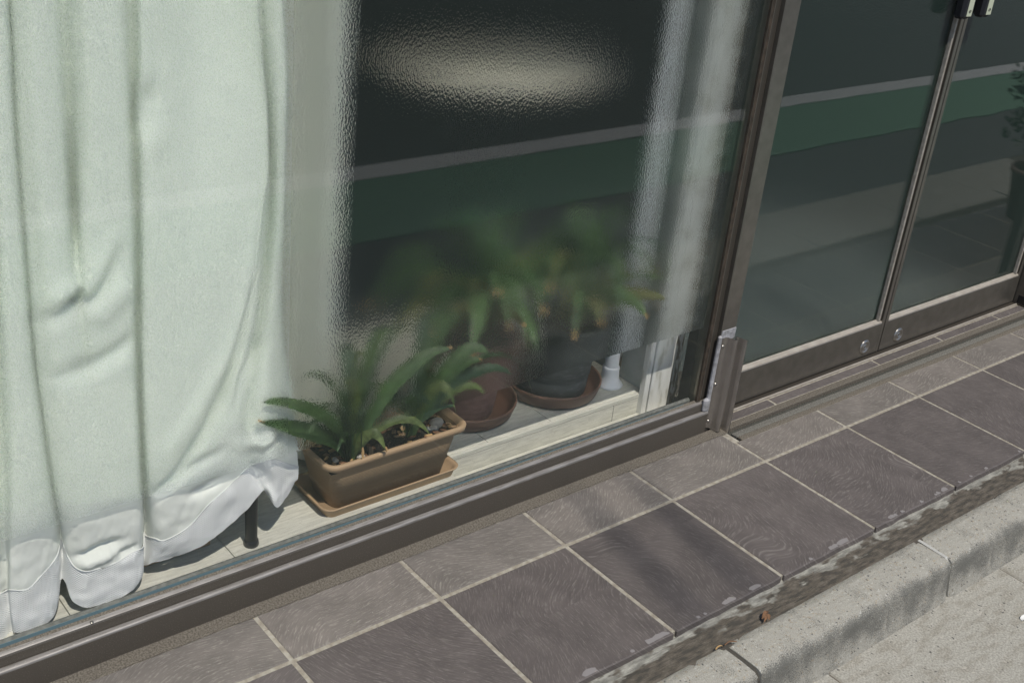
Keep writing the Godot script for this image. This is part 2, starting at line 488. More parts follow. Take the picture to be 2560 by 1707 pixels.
# ------------------------------------------------------------------ street
func tile_mesh(w: float, d: float, seed_: int, ragged := false) -> ArrayMesh:
	# slab standing on y = -0.012 with its riven top at 0; ragged: front edge chipped
	var r := RandomNumberGenerator.new()
	r.seed = seed_
	var off := Vector2(r.randf(), r.randf())
	var turn := r.randi() % 4
	var flip := 1.0 if r.randf() < 0.5 else -1.0
	var uv := func(x: float, z: float) -> Vector2:
		var p := Vector2(x * flip, z) / 0.9
		return p.rotated(turn * PI / 2 if turn % 2 == 0 else turn * PI / 2) + off if d > 0.2 else p + off
	var nx := 10
	var nz := 4
	var e := 0.0016
	var st := st_new(-1)
	var P := func(i: int, k: int, y: float, inset: float) -> Vector3:
		var x := -w / 2 + w * i / nx
		var z := -d / 2 + d * k / nz
		if i == 0: x += inset
		if i == nx: x -= inset
		if k == 0: z += inset
		if k == nz: z -= inset
		return Vector3(x, y, z)
	var jag := []
	for i in nx + 1: jag.append(r.randf_range(0.0, 0.0035) if ragged else 0.0)
	for i in nx:
		for k in nz:
			var q := []
			for c in [[i, k + 1], [i + 1, k + 1], [i + 1, k], [i, k]]:
				var v: Vector3 = P.call(c[0], c[1], 0.0, e)
				if c[1] == nz: v.z -= jag[c[0]]
				q.append(v)
			quad_uv(st, q, q.map(func(v): return uv.call(v.x, v.z)))
	# rim: chamfer and side
	var loop := []
	for i in nx + 1: loop.append([i, nz])
	for k in range(nz - 1, -1, -1): loop.append([nx, k])
	for i in range(nx - 1, -1, -1): loop.append([i, 0])
	for k in range(1, nz + 1): loop.append([0, k])
	for n in loop.size() - 1:
		var a = loop[n]
		var b = loop[n + 1]
		var t0: Vector3 = P.call(a[0], a[1], 0.0, e)
		var t1: Vector3 = P.call(b[0], b[1], 0.0, e)
		var m0: Vector3 = P.call(a[0], a[1], -e, 0.0)
		var m1: Vector3 = P.call(b[0], b[1], -e, 0.0)
		if a[1] == nz:
			t0.z -= jag[a[0]]
			m0.z -= jag[a[0]] * 0.6
		if b[1] == nz:
			t1.z -= jag[b[0]]
			m1.z -= jag[b[0]] * 0.6
		var l0 := Vector3(m0.x, -0.0145, m0.z)
		var l1 := Vector3(m1.x, -0.0145, m1.z)
		for q in [[m0, m1, t1, t0], [l0, l1, m1, m0]]:
			quad_uv(st, q, q.map(func(v): return uv.call(v.x + v.y, v.z)))
	return done(st)

func chip_mesh(w: float, d: float, seed_: int) -> ArrayMesh:
	# flakes knocked off along the front edge: thin irregular scars
	var r := RandomNumberGenerator.new()
	r.seed = seed_
	var st := st_new(-1)
	for c in r.randi_range(4, 11):
		var cx := r.randf_range(-w / 2 + 0.012, w / 2 - 0.012)
		var sx := 0.004 + 0.017 * pow(r.randf(), 2.0)
		var sz := minf(0.003 + sx * 0.45, 0.009)
		var ring := []
		var n := 11
		for k in n:
			var a := TAU * k / n
			var f := r.randf_range(0.7, 1.15)
			ring.append(Vector3(clampf(cx + cos(a) * sx * f, -w / 2 + 0.003, w / 2 - 0.003), 0.0004 + 0.00005 * c, minf(d / 2 - 0.006 - sz * 0.2 + sin(a) * sz * f, d / 2 - 0.0045)))
		for k in n:
			var b: Vector3 = ring[(k + 1) % n]
			var low0: Vector3 = ring[k]
			low0.y = -0.0002
			var low1 := b
			low1.y = -0.0002
			for v in [Vector3(cx, 0.0004 + 0.00005 * c, d / 2 - 0.006 - sz * 0.2), b, ring[k]]: st.add_vertex(v)
			quad(st, low1, low0, ring[k], b)
	return done(st)

func build_street() -> void:
	# far ground, one sheet to the horizon
	var gr := PlaneMesh.new()
	gr.size = Vector2(160, 160)
	var ground := part("ground", gr, M.asphalt, self, Vector3(0, -0.16, 0))
	tag(ground, "", "", "", "structure")
	# pavement: mortar bed with slate tiles set in it
	var pv := struct_node("pavement")
	part("grout_bed", box_mesh(Vector3(-2.4, -0.16, -0.0905), Vector3(5.2, -0.002, 0.2945), 0.0005), M.grout, pv)
	part("grout_bed", box_mesh(Vector3(-2.4, -0.16, -0.15), Vector3(1.2155, -0.002, -0.0915), 0.0005), M.grout, pv)
	part("screed_under_the_doors", box_mesh(Vector3(1.21, -0.16, -0.42), Vector3(2.7, -0.014, -0.1505), 0.001), M.joint, pv)
	var g := 0.0085
	for i in range(-8, 17):
		var x := (i + 0.5) * 0.3
		var t := part("tile", tile_mesh(0.3 - g, 0.3 - g / 2, 100 + i, true), M["slate%d" % (posmod(i * 7 + 3, 5) % 3)], pv, Vector3(x, 0, 0.15 + g / 4))
		var c := part("edge_chips", chip_mesh(0.3 - g, 0.3 - g / 2, 300 + i), M.chip, t)
		tag(c, "", "", "", "stuff")
		var shop := x < 1.2
		var back := -0.129 if shop else -0.089
		var zz := (back - g / 2) / 2
		var b := part("tile", tile_mesh(0.3 - g, -back - g / 2, 200 + i), M["dusty_sunlit%d" % (posmod(i * 3, 4) % 2)], pv, Vector3(x, 0, zz))
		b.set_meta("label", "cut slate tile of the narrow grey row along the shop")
	# mortar strip between the tiles and the kerb
	var st := st_new(0)
	var hn := noise(3.0, 7, 4)
	var NX := 260
	for i in NX:
		for k in 6:
			var q := []
			var t := []
			for c in [[i, k + 1], [i + 1, k + 1], [i + 1, k], [i, k]]:
				var x = -2.4 + 7.6 * c[0] / NX
				var z = 0.2925 + 0.077 * c[1] / 6.0
				var y := -0.0145 + 0.0022 * hn.get_noise_2d(x * 9, z * 22) + (0.002 if c[1] == 0 else 0.0)
				q.append(Vector3(x, y, z))
				t.append(Vector2(x / 1.9, c[1] / 6.0))
			quad_uv(st, q, t)
	tag(part("mortar_strip", done(st), M.mortar, self), "", "", "", "structure")
	# kerb stones, 0.6 m long
	var kb := struct_node("kerb")
	for i in range(-5, 9):
		var x0 := 0.075 + 0.5965 * i
		var x1 := x0 + 0.5965 - (0.0065 if i == 1 else 0.011)
		part("kerb_stone", kerb_mesh(x0, x1, 500 + i), M.concrete, kb)
		part("lime_filled_joint" if i == 1 else "mortar_joint", sweep_x([Vector2(0.364, -0.15), Vector2(0.364, -0.018 if i != 1 else -0.0135), Vector2(0.43, -0.0175 if i != 1 else -0.0145), Vector2(0.444, -0.033), Vector2(0.453, -0.15)], x1 - 0.001, x0 + 0.5975), M.lime if i == 1 else M.joint, kb)
	# gutter slabs
	var gt := struct_node("gutter")
	for i in range(-3, 6):
		var x0 := -0.15 + 0.5965 + 1.193 * i * 0.5 + 0.42
		part("gutter_slab", box_mesh(Vector3(x0, -0.2, 0.44), Vector3(x0 + 0.593, -0.1, 0.82), 0.003), M.gutter, gt)
	part("joint_filling", box_mesh(Vector3(-2.4, -0.2, 0.45), Vector3(5.2, -0.103, 0.815), 0.001), M.dirt, gt)
	# carriageway with its green lane and white edge line
	tag(part("road", box_mesh(Vector3(-14, -0.22, 0.8205), Vector3(24, -0.104, 7.5), 0.001), M.asphalt, self), "", "", "", "structure")
	tag(part("green_lane", painted_strip(1.31, 1.822, -0.1005, 0.018, 3), M.green, self), "", "", "", "structure")
	tag(part("white_line", painted_strip(1.8225, 1.955, -0.0985, 0.008, 4), M.white_paint, self), "", "", "", "structure")
	# litter
	var leaf_w := thing("withered_leaf", "small curled brown leaf on the mortar strip behind the kerb", "dead leaf", Vector3(0.778, -0.009, 0.352))
	for k in 4:
		var a := Vector3(rng.randf_range(-0.006, 0.006), 0.001, rng.randf_range(-0.006, 0.006))
		part("leaf_blade", leaf(a, a + Vector3(0.004, 0.006, 0.002), a + Vector3(0.009, 0.006, rng.randf_range(-0.006, 0.006)), a + Vector3(0.013 - 0.006 * k, 0.001, rng.randf_range(-0.01, 0.01)), 0.007, 0.8), M.tan_leaf, leaf_w)
	tag(part("twig", done(tube([Vector3(0.655, -0.004, 0.368), Vector3(0.668, -0.002, 0.367), Vector3(0.683, -0.006, 0.372)], 0.0011, 5)), M.tan_leaf, self), "thin reddish twig beside the nearer kerb joint", "twig")
	tag(part("straw_scrap", leaf(Vector3(0.635, -0.006, 0.366), Vector3(0.64, -0.002, 0.364), Vector3(0.65, 0.0, 0.367), Vector3(0.65, -0.006, 0.369), 0.003, 0.3), M.dry, self), "pale straw scrap caught at the nearer kerb joint", "litter")
	tag(part("paper_scrap", leaf(Vector3(1.335, -0.099, 0.585), Vector3(1.34, -0.094, 0.588), Vector3(1.348, -0.094, 0.59), Vector3(1.358, -0.098, 0.592), 0.013, 0.5), M.paper, self), "torn scrap of white paper lying in the gutter", "litter")

func painted_strip(z0: float, z1: float, y: float, wob: float, seed_: int) -> ArrayMesh:
	# a coat of road paint with worn, uneven edges, 4 mm thick
	var st := st_new(-1)
	var n := noise(2.2, seed_, 4)
	var N := 900
	var e := []
	for i in N + 1:
		var x := -14.0 + 38.0 * i / N
		e.append([x, z0 + wob * n.get_noise_2d(x, 0.0), z1 + wob * 0.8 * n.get_noise_2d(x, 50.0)])
	for i in N:
		var a = e[i]
		var b = e[i + 1]
		quad(st, Vector3(a[0], y, a[2]), Vector3(b[0], y, b[2]), Vector3(b[0], y, b[1]), Vector3(a[0], y, a[1]))
		quad(st, Vector3(a[0], y - 0.004, a[2]), Vector3(b[0], y - 0.004, b[2]), Vector3(b[0], y, b[2]), Vector3(a[0], y, a[2]))
		quad(st, Vector3(b[0], y - 0.004, b[1]), Vector3(a[0], y - 0.004, a[1]), Vector3(a[0], y, a[1]), Vector3(b[0], y, b[1]))
	return done(st)

func kerb_mesh(x0: float, x1: float, seed_: int) -> ArrayMesh:
	var st := st_new(0)
	var n := noise(30.0, seed_, 3)
	var prof := [Vector2(0.3605, -0.16), Vector2(0.3605, -0.017), Vector2(0.3625, -0.0135), Vector2(0.38, -0.012), Vector2(0.41, -0.0115)]
	for k in 7:
		var a := PI / 2 * (1.0 - k / 6.0)
		prof.append(Vector2(0.431 + 0.02 * cos(a), -0.0325 + 0.0205 * sin(a)))
	prof.append_array([Vector2(0.4545, -0.06), Vector2(0.458, -0.085), Vector2(0.463, -0.1), Vector2(0.466, -0.16)])
	var arc := [0.0]
	for j in prof.size() - 1: arc.append(arc[j] + prof[j].distance_to(prof[j + 1]) / 0.352)
	var NX := 40
	var rows := []
	for i in NX + 1:
		var t := float(i) / NX
		var x := lerpf(x0, x1, t)
		var endr := 0.004 * (pow(maxf(0, 1 - t * NX / 1.5), 2) + pow(maxf(0, 1 - (1 - t) * NX / 1.5), 2))
		var row := []
		for j in prof.size():
			var q: Vector2 = prof[j]
			var d := 0.0011 * n.get_noise_2d(x * 3.0, j * 0.06) + (0.0018 * n.get_noise_2d(x * 1.4 + 9, j) if j in [2, 3] else 0.0)
			row.append(Vector3(x, q.y - endr * (1 if j > 1 else 0) + d, q.x + d - endr * (1 if j > 8 else 0)))
		rows.append(row)
	for i in NX:
		for j in prof.size() - 1:
			var uo := 0.37 * seed_
			quad_uv(st, [rows[i + 1][j], rows[i][j], rows[i][j + 1], rows[i + 1][j + 1]], [Vector2(uo + (i + 1.0) / NX, arc[j]), Vector2(uo + float(i) / NX, arc[j]), Vector2(uo + float(i) / NX, arc[j + 1]), Vector2(uo + (i + 1.0) / NX, arc[j + 1])])
	st.set_smooth_group(-1)
	for e in [0, NX]:
		var c := Vector3(rows[e][0].x, -0.16, 0.41)
		for j in prof.size() - 1:
			for v in ([c, rows[e][j], rows[e][j + 1]] if e else [c, rows[e][j + 1], rows[e][j]]): st.add_vertex(v)
	return done(st)

# ------------------------------------------------------------------ shop front
func build_window() -> void:
	var w := thing("shop_window", "large shop window in a bronze frame covered with rippled privacy film", "window")
	var x0 := -2.2
	var x1 := 1.163
	var sill := part("sill", sweep_x([Vector2(-0.154, -0.01), Vector2(-0.154, 0.0545), Vector2(-0.1555, 0.057), Vector2(-0.158, 0.0582), Vector2(-0.1645, 0.0586), Vector2(-0.1645, 0.0755), Vector2(-0.166, 0.0782), Vector2(-0.169, 0.0796), Vector2(-0.1785, 0.0825), Vector2(-0.1785, 0.06), Vector2(-0.2, 0.06), Vector2(-0.2, -0.01)], x0, x1, true), M.bronze, w)
	part("ledge_highlight", sweep_x([Vector2(-0.1655, 0.0785), Vector2(-0.1668, 0.0797), Vector2(-0.1695, 0.0808), Vector2(-0.1725, 0.0817), Vector2(-0.1725, 0.079)], x0, x1), M.bronze_highlight, sill)  # pale strip painted as the highlight along the ledge
	part("dirt_line", sweep_x([Vector2(-0.1718, 0.0812), Vector2(-0.1735, 0.0828), Vector2(-0.1785, 0.084), Vector2(-0.1785, 0.08)], x0, x1), M.dirt, sill)
	part("step_highlight", sweep_x([Vector2(-0.1542, 0.0525), Vector2(-0.1536, 0.0553), Vector2(-0.1548, 0.0578), Vector2(-0.158, 0.0591), Vector2(-0.163, 0.0592)], x0, x1, false, 1, true), M.bronze_highlight, sill)  # pale strip painted as the bright line on the step edge
	var sc := lathe([Vector2(0, 0.0012), Vector2(0.002, 0.001), Vector2(0.0032, 0.0)], 14)
	part("screw", sc, M.bronze_clean, sill, Vector3(-0.265, 0.0802, -0.1675), Vector3(0.25, 0, 0))
	# blue glazing tape tapering off to the right, grey bead behind the glass
	var st := st_new(-1)
	quad(st, Vector3(x0, 0.082, -0.1775), Vector3(1.1, 0.082, -0.1775), Vector3(1.1, 0.0845, -0.178), Vector3(x0, 0.097, -0.178))
	quad(st, Vector3(x0, 0.097, -0.178), Vector3(1.1, 0.0845, -0.178), Vector3(1.1, 0.0845, -0.1788), Vector3(x0, 0.097, -0.1788))
	part("glazing_tape", done(st), M.gasket_blue, w)
	part("inner_bead", sweep_x([Vector2(-0.1868, 0.06), Vector2(-0.1868, 0.083), Vector2(-0.192, 0.086), Vector2(-0.199, 0.082), Vector2(-0.199, 0.06)], x0, 1.13), M.gasket_grey, w)
	var pane := part("glass_pane", box_mesh(Vector3(x0, 0.0826, -0.185), Vector3(1.138, 1.999, -0.179), 0.0004), M.glass, w)
	var sheet := QuadMesh.new()
	sheet.size = Vector2(1.129 - 0.092, 1.73)
	part("privacy_film", sheet, M.film0, pane, Vector3((1.129 + 0.092) / 2, 1.133, -0.186))
	var sheet_b := QuadMesh.new()
	sheet_b.size = Vector2(0.0918 - x0, 1.73)
	part("privacy_film", sheet_b, M.film2, pane, Vector3((0.0918 + x0) / 2, 1.133, -0.186)).set_meta("label", "strip of film with small holes added to let sun sparkle on the curtain")
	# right jamb: stepped post between window and doors
	part("jamb_post", sweep_y([Vector2(1.136, -0.178), Vector2(1.136, -0.171), Vector2(1.147, -0.171), Vector2(1.147, -0.1735), Vector2(1.165, -0.1735), Vector2(1.165, -0.163), Vector2(1.167, -0.161), Vector2(1.211, -0.161), Vector2(1.213, -0.163), Vector2(1.213, -0.25), Vector2(1.2, -0.25), Vector2(1.2, -0.184), Vector2(1.136, -0.184)], 0.0, 1.999, true), M.bronze_clean, w)
	part("rusty_glazing_channel", box_mesh(Vector3(1.1355, 0.083, -0.1785), Vector3(1.1465, 1.998, -0.1705), 0.0015), M.rust, w)
	part("dark_reveal", box_mesh(Vector3(1.1475, 0.083, -0.178), Vector3(1.1645, 1.998, -0.1728), 0.001), M.bronze_dark, w)
	part("sealant_bead", box_mesh(Vector3(1.158, 0.0, -0.166), Vector3(1.168, 0.25, -0.1565), 0.003), M.sealant, w)
	part("sealant_patch", box_mesh(Vector3(1.166, 0.235, -0.164), Vector3(1.2125, 0.262, -0.1595), 0.001), M.sealant, w)
	part("sealant_lump", done(cbox(Vector3(1.148, 0.058, -0.168), Vector3(1.169, 0.093, -0.155), 0.005)), M.sealant, w)
	# rough fillet of dirt and mortar along the foot of the sill
	var f := st_new(0)
	var hn := noise(6.0, 17, 4)
	var NX := 220
	for i in NX:
		for k in 4:
			var q := []
			for c in [[i, k + 1], [i + 1, k + 1], [i + 1, k], [i, k]]:
				var x = x0 + (1.215 - x0) * c[0] / NX
				var wd := 0.026 + 0.003 * hn.get_noise_1d(x * 4)
				var y = [0.0045, 0.003, 0.0017, 0.0011, 0.0003][c[1]] + 0.0007 * hn.get_noise_2d(x * 10, c[1] * 3.0)
				q.append(Vector3(x, y, -0.1545 + wd * c[1] / 4.0))
			quad(f, q[0], q[1], q[2], q[3])
	part("dirty_mortar_fillet", done(f), M.dirt, w)
	# steel guard screwed to the foot of the jamb
	var gd := thing("jamb_guard", "bent brown steel guard plate screwed to the foot of the window jamb", "guard plate")
	var prof := [Vector2(1.1675, -0.1595), Vector2(1.181, -0.1585), Vector2(1.1845, -0.155), Vector2(1.187, -0.147), Vector2(1.191, -0.1385), Vector2(1.195, -0.1365), Vector2(1.1985, -0.1405), Vector2(1.202, -0.148), Vector2(1.2065, -0.1505), Vector2(1.211, -0.146), Vector2(1.2135, -0.136), Vector2(1.216, -0.1285), Vector2(1.2195, -0.1275), Vector2(1.2215, -0.131)]
	var thick := prof.duplicate()
	for k in range(prof.size() - 1, -1, -1): thick.append(prof[k] + Vector2(0.0006, -0.0018))
	var gst := st_new(0)
	var ys := [0.004, 0.03, 0.24, 0.2435]
	var ln := thick.size()
	for r in 3:
		for k in ln:
			var a: Vector2 = thick[k]
			var b: Vector2 = thick[(k + 1) % ln]
			var dip := func(v: Vector2, row: int) -> float: return ys[row] + (0.009 * smoothstep(1.19, 1.17, v.x) - 0.006 * smoothstep(1.2, 1.222, v.x) if row == 0 else (-0.003 * smoothstep(1.2, 1.222, v.x) if row > 1 else 0.0))
			quad(gst, Vector3(a.x, dip.call(a, r), a.y), Vector3(b.x, dip.call(b, r), b.y), Vector3(b.x, dip.call(b, r + 1), b.y), Vector3(a.x, dip.call(a, r + 1), a.y))
	gst.set_smooth_group(-1)
	for k in prof.size() - 1:
		quad(gst, Vector3(prof[k].x, 0.2435 - 0.003 * smoothstep(1.2, 1.222, prof[k].x), prof[k].y), Vector3(prof[k + 1].x, 0.2435 - 0.003 * smoothstep(1.2, 1.222, prof[k + 1].x), prof[k + 1].y), Vector3(prof[k + 1].x + 0.0006, 0.2435 - 0.003 * smoothstep(1.2, 1.222, prof[k + 1].x), prof[k + 1].y - 0.0018), Vector3(prof[k].x + 0.0006, 0.2435 - 0.003 * smoothstep(1.2, 1.222, prof[k].x), prof[k].y - 0.0018))
	part("plate", done(gst), M.steel, gd)
	for y in [0.222, 0.125, 0.028]:
		var s := part("screw", lathe([Vector2(0, 0.0026), Vector2(0.0015, 0.0025), Vector2(0.0032, 0.0018), Vector2(0.0042, 0.0)], 16), M.chrome, gd, Vector3(1.1755, y, -0.1588), Vector3(PI / 2, 0, 0))
		part("cross_slot", box_mesh(Vector3(-0.0016, 0.0023, -0.0004), Vector3(0.0016, 0.0029, 0.0004), 0.0001), M.black, s)

func build_facade() -> void:
	# what is above and behind the picture: lintel, roof and walls of the shop, which keep the sun and sky out of the room
	var b := thing("shop_building", "shop building whose dark room shows behind the window and doors", "building")
	part("lintel", box_mesh(Vector3(-2.4, 2.18, -0.26), Vector3(9, 3.6, -0.15), 0.005), M.wall, b)
	part("sun_trim_head", box_mesh(Vector3(-2.2, 2.0, -0.188), Vector3(1.213, 2.1795, -0.15), 0.003), M.bronze_clean, b)  # unseen head set low to trim the sun patch on the table
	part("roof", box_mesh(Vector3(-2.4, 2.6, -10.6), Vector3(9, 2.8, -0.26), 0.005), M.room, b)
	part("wall", box_mesh(Vector3(-2.45, 0, -10.6), Vector3(-2.22, 3.0, -0.15), 0.005), M.wall, b)
	part("wall", box_mesh(Vector3(2.72, 0, -0.26), Vector3(9, 3.0, -0.15), 0.005), M.wall, b)
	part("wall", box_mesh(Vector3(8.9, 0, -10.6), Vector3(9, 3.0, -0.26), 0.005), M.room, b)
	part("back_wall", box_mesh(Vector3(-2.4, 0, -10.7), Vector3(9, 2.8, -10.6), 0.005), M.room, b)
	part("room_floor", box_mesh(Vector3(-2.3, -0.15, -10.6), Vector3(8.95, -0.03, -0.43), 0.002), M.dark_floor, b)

func build_display() -> void:
	# raised display floor with a notch on the right, side wall and posts
	var d := thing("display_platform", "raised display floor of pale veined tiles behind the window", "platform")
	var z1 := -0.2
	var zn := -0.284
	var xn := 0.488
	part("base", box_mesh(Vector3(-2.2, -0.02, -0.98), Vector3(xn - 0.001, 0.0655, z1), 0.001), M.joint, d)
	part("base", box_mesh(Vector3(xn, -0.02, -0.98), Vector3(1.083, 0.0655, zn - 0.001), 0.001), M.joint, d)
	var i := 0
	for x in [-2.2, -1.72, -1.24, -0.76, -0.282, 0.006]:
		var xe: float = [-1.7215, -1.2415, -0.7615, -0.2835, 0.0045, xn][i]
		part("floor_tile", box_mesh(Vector3(x, 0.06, -0.5285), Vector3(xe, 0.07, z1), 0.0007), M.marble, d)
		part("floor_tile", box_mesh(Vector3(x, 0.06, -0.97), Vector3(xe, 0.07, -0.53), 0.0007), M.marble, d)
		i += 1
	for e in [[xn + 0.0015, 0.626], [0.6275, 0.8], [0.8015, 1.0815]]:
		part("floor_tile", box_mesh(Vector3(e[0], 0.06, -0.97), Vector3(e[1], 0.07, zn - 0.0085), 0.0007), M.marble, d)
	part("nosing", box_mesh(Vector3(xn + 0.0015, 0.06, zn - 0.0075), Vector3(1.0815, 0.0702, zn + 0.0015), 0.0007), M.marble, d)
	part("riser_panel", box_mesh(Vector3(xn + 0.0015, -0.02, zn - 0.0006), Vector3(0.985, 0.0585, zn + 0.0006), 0.0004), M.marble, d)
	part("riser_panel", box_mesh(Vector3(0.9865, -0.02, zn - 0.0006), Vector3(1.0815, 0.0585, zn + 0.0006), 0.0004), M.marble, d)
	part("trough_floor", box_mesh(Vector3(xn + 0.001, -0.03, zn + 0.002), Vector3(1.15, 0.02, -0.2), 0.001), M.marble, d)
	# side wall of the display, its white post and the window behind it
	var s := thing("side_wall", "pale grey side wall of the display with a white post at its edge", "wall")
	part("wall_panel", box_mesh(Vector3(1.084, 0.0, -0.372), Vector3(1.1, 2.2, -0.285), 0.001), M.panel, s)
	part("brown_back_edge", box_mesh(Vector3(1.0835, 0.0, -0.38), Vector3(1.1, 2.2, -0.3725), 0.001), M.peeling, s)
	part("edge_strip", box_mesh(Vector3(1.063, -0.03, -0.2848), Vector3(1.0785, 2.2, -0.268), 0.0015), M.white_wood, s)
	part("gap_strip", box_mesh(Vector3(1.079, -0.03, -0.2845), Vector3(1.0835, 2.2, -0.276), 0.0005), M.joint, s)
	part("white_post", box_mesh(Vector3(1.084, -0.03, -0.2845), Vector3(1.148, 2.2, -0.268), 0.002), M.white_wood, s)
	part("peeling_board", box_mesh(Vector3(1.1495, -0.03, -0.33), Vector3(1.178, 2.2, -0.272), 0.002), M.peeling, s)
	part("inner_sash_stile", box_mesh(Vector3(1.222, -0.03, -0.3), Vector3(1.244, 2.2, -0.268), 0.002), M.bronze_clean, s)
	part("inner_sash_rail", box_mesh(Vector3(1.18, 0.06, -0.335), Vector3(1.2215, 0.085, -0.315), 0.002), M.bead, s)
	part("inner_sash_rail", box_mesh(Vector3(1.18, 0.02, -0.322), Vector3(1.2215, 0.045, -0.304), 0.002), M.bronze_clean, s)
	part("inner_sash_backing", box_mesh(Vector3(1.18, -0.03, -0.36), Vector3(1.245, 2.2, -0.345), 0.002), M.bronze, s)  # dark sheet standing for the dim gap behind the sash
	# white pole on a flanged foot
	var p := thing("white_pole", "white plastic pole on a flanged round foot beside the side wall", "pole", Vector3(1.031, 0.07, -0.352))
	part("foot", lathe([Vector2(0, 0), Vector2(0.031, 0), Vector2(0.0325, 0.003), Vector2(0.031, 0.006), Vector2(0.026, 0.011), Vector2(0.022, 0.018), Vector2(0.0205, 0.026), Vector2(0.02, 0.036), Vector2(0.02, 0.046), Vector2(0.019, 0.049), Vector2(0.0165, 0.05)], 40), M.white_plastic, p)
	part("tube", lathe([Vector2(0.0165, 0.04), Vector2(0.0165, 2.1)], 32), M.white_plastic, p)
	# cream round table further back, only its near half in the sun
	var t := thing("round_table", "round cream topped table glowing in the sun deep inside the room", "table", Vector3(0.945, 0, -0.90))
	part("table_top", lathe([Vector2(0, 0.707), Vector2(0.255, 0.707), Vector2(0.27, 0.713), Vector2(0.27, 0.727), Vector2(0.263, 0.735), Vector2(0, 0.735)], 56), M.cream, t)
	part("pedestal", lathe([Vector2(0.025, 0.0), Vector2(0.025, 0.707)], 20), M.black, t)
	part("base_disc", lathe([Vector2(0, -0.03), Vector2(0.18, -0.03), Vector2(0.18, -0.018), Vector2(0.03, 0.0)], 32), M.black, t)
	# black legged stand hidden behind the curtain and a carton under it
	var k := thing("black_stand", "low stand on black metal legs half hidden behind the curtain", "stand", Vector3(0.046, 0.07, -0.222))
	for q in [Vector2(0, 0), Vector2(-0.36, 0.0), Vector2(0, -0.3), Vector2(-0.36, -0.3)]:
		var lg := part("leg", lathe([Vector2(0.0105, 0.006), Vector2(0.0125, 0.15)], 18), M.black, k, Vector3(q.x, 0, q.y - 0.008))
		part("rubber_foot", lathe([Vector2(0, 0), Vector2(0.0125, 0), Vector2(0.0135, 0.003), Vector2(0.0125, 0.011), Vector2(0.0112, 0.013)], 18), M.black_plastic, lg)
	part("shelf_board", box_mesh(Vector3(-0.385, 0.15, -0.33), Vector3(0.018, 0.168, -0.075), 0.003), M.black, k)
	var c := thing("cardboard_box", "corner of a brown cardboard box under the curtain hem", "box", Vector3(-0.13, 0.07, -0.33))
	part("carton", box_mesh(Vector3(-0.13, 0.0005, -0.09), Vector3(0.115, 0.13, 0.066), 0.002), M.card, c)
	part("lid_flap", box_mesh(Vector3(-0.13, 0.1302, -0.088), Vector3(-0.01, 0.1325, 0.064), 0.0008), M.card, c)

# ------------------------------------------------------------------ doors
func door_leaf(label: String, xa: float, xb: float, lock_x: float) -> Node3D:
	var d := thing("sliding_door", label, "door", Vector3.ZERO, "sliding glass doors")
	var zf := -0.208
	var top := 2.17
	part("bottom_rail", sweep_x([Vector2(zf, 0.006), Vector2(zf, 0.0915), Vector2(zf - 0.0015, 0.0935), Vector2(zf - 0.034, 0.0935), Vector2(zf - 0.034, 0.006)], xa, xb, true), M.bronze_clean, d)
	part("glazing_bead", sweep_x([Vector2(zf - 0.0004, 0.0925), Vector2(zf - 0.001, 0.096), Vector2(zf - 0.013, 0.101), Vector2(zf - 0.0135, 0.093)], xa + 0.014, xb - 0.012), M.bead, d)
	for e in [[xa, xa + 0.012], [xb - 0.012, xb]]:
		part("stile", box_mesh(Vector3(e[0], 0.0065, zf - 0.033), Vector3(e[1], top, zf + 0.0006), 0.0012), M.bronze_clean, d)
	part("side_bead", box_mesh(Vector3(xb - 0.0255, 0.1, zf - 0.0145), Vector3(xb - 0.0195, top, zf - 0.003), 0.0015), M.bead, d)
	part("dark_groove", box_mesh(Vector3(xb - 0.0192, 0.095, zf - 0.012), Vector3(xb - 0.0122, top, zf - 0.0055), 0.001), M.bronze_dark, d)
	var pane := part("glass_pane", box_mesh(Vector3(xa + 0.0125, 0.094, zf - 0.0185), Vector3(xb - 0.0195, top, zf - 0.0145), 0.0004), M.door_glass, d)
	var sheet := QuadMesh.new()
	sheet.size = Vector2(xb - xa - 0.032, top - 0.094)
	part("rippled_face", sheet, M.film1, pane, Vector3((xa + xb - 0.007) / 2, (top + 0.094) / 2, zf - 0.0192))
	var lk := part("lock_cover", lathe([Vector2(0, 0.0012), Vector2(0.004, 0.0014), Vector2(0.0052, 0.0032), Vector2(0.0066, 0.0034), Vector2(0.0072, 0.0016), Vector2(0.0125, 0.0014), Vector2(0.014, 0.0036), Vector2(0.0165, 0.0038), Vector2(0.019, 0.002), Vector2(0.0205, 0.0)], 36), M.chrome, d, Vector3(lock_x, 0.036, zf + 0.0005), Vector3(PI / 2, 0, 0))
	part("keyhole", box_mesh(Vector3(-0.0012, 0.0005, -0.003), Vector3(0.0012, 0.0018, 0.003), 0.0003), M.black, lk)
	return d

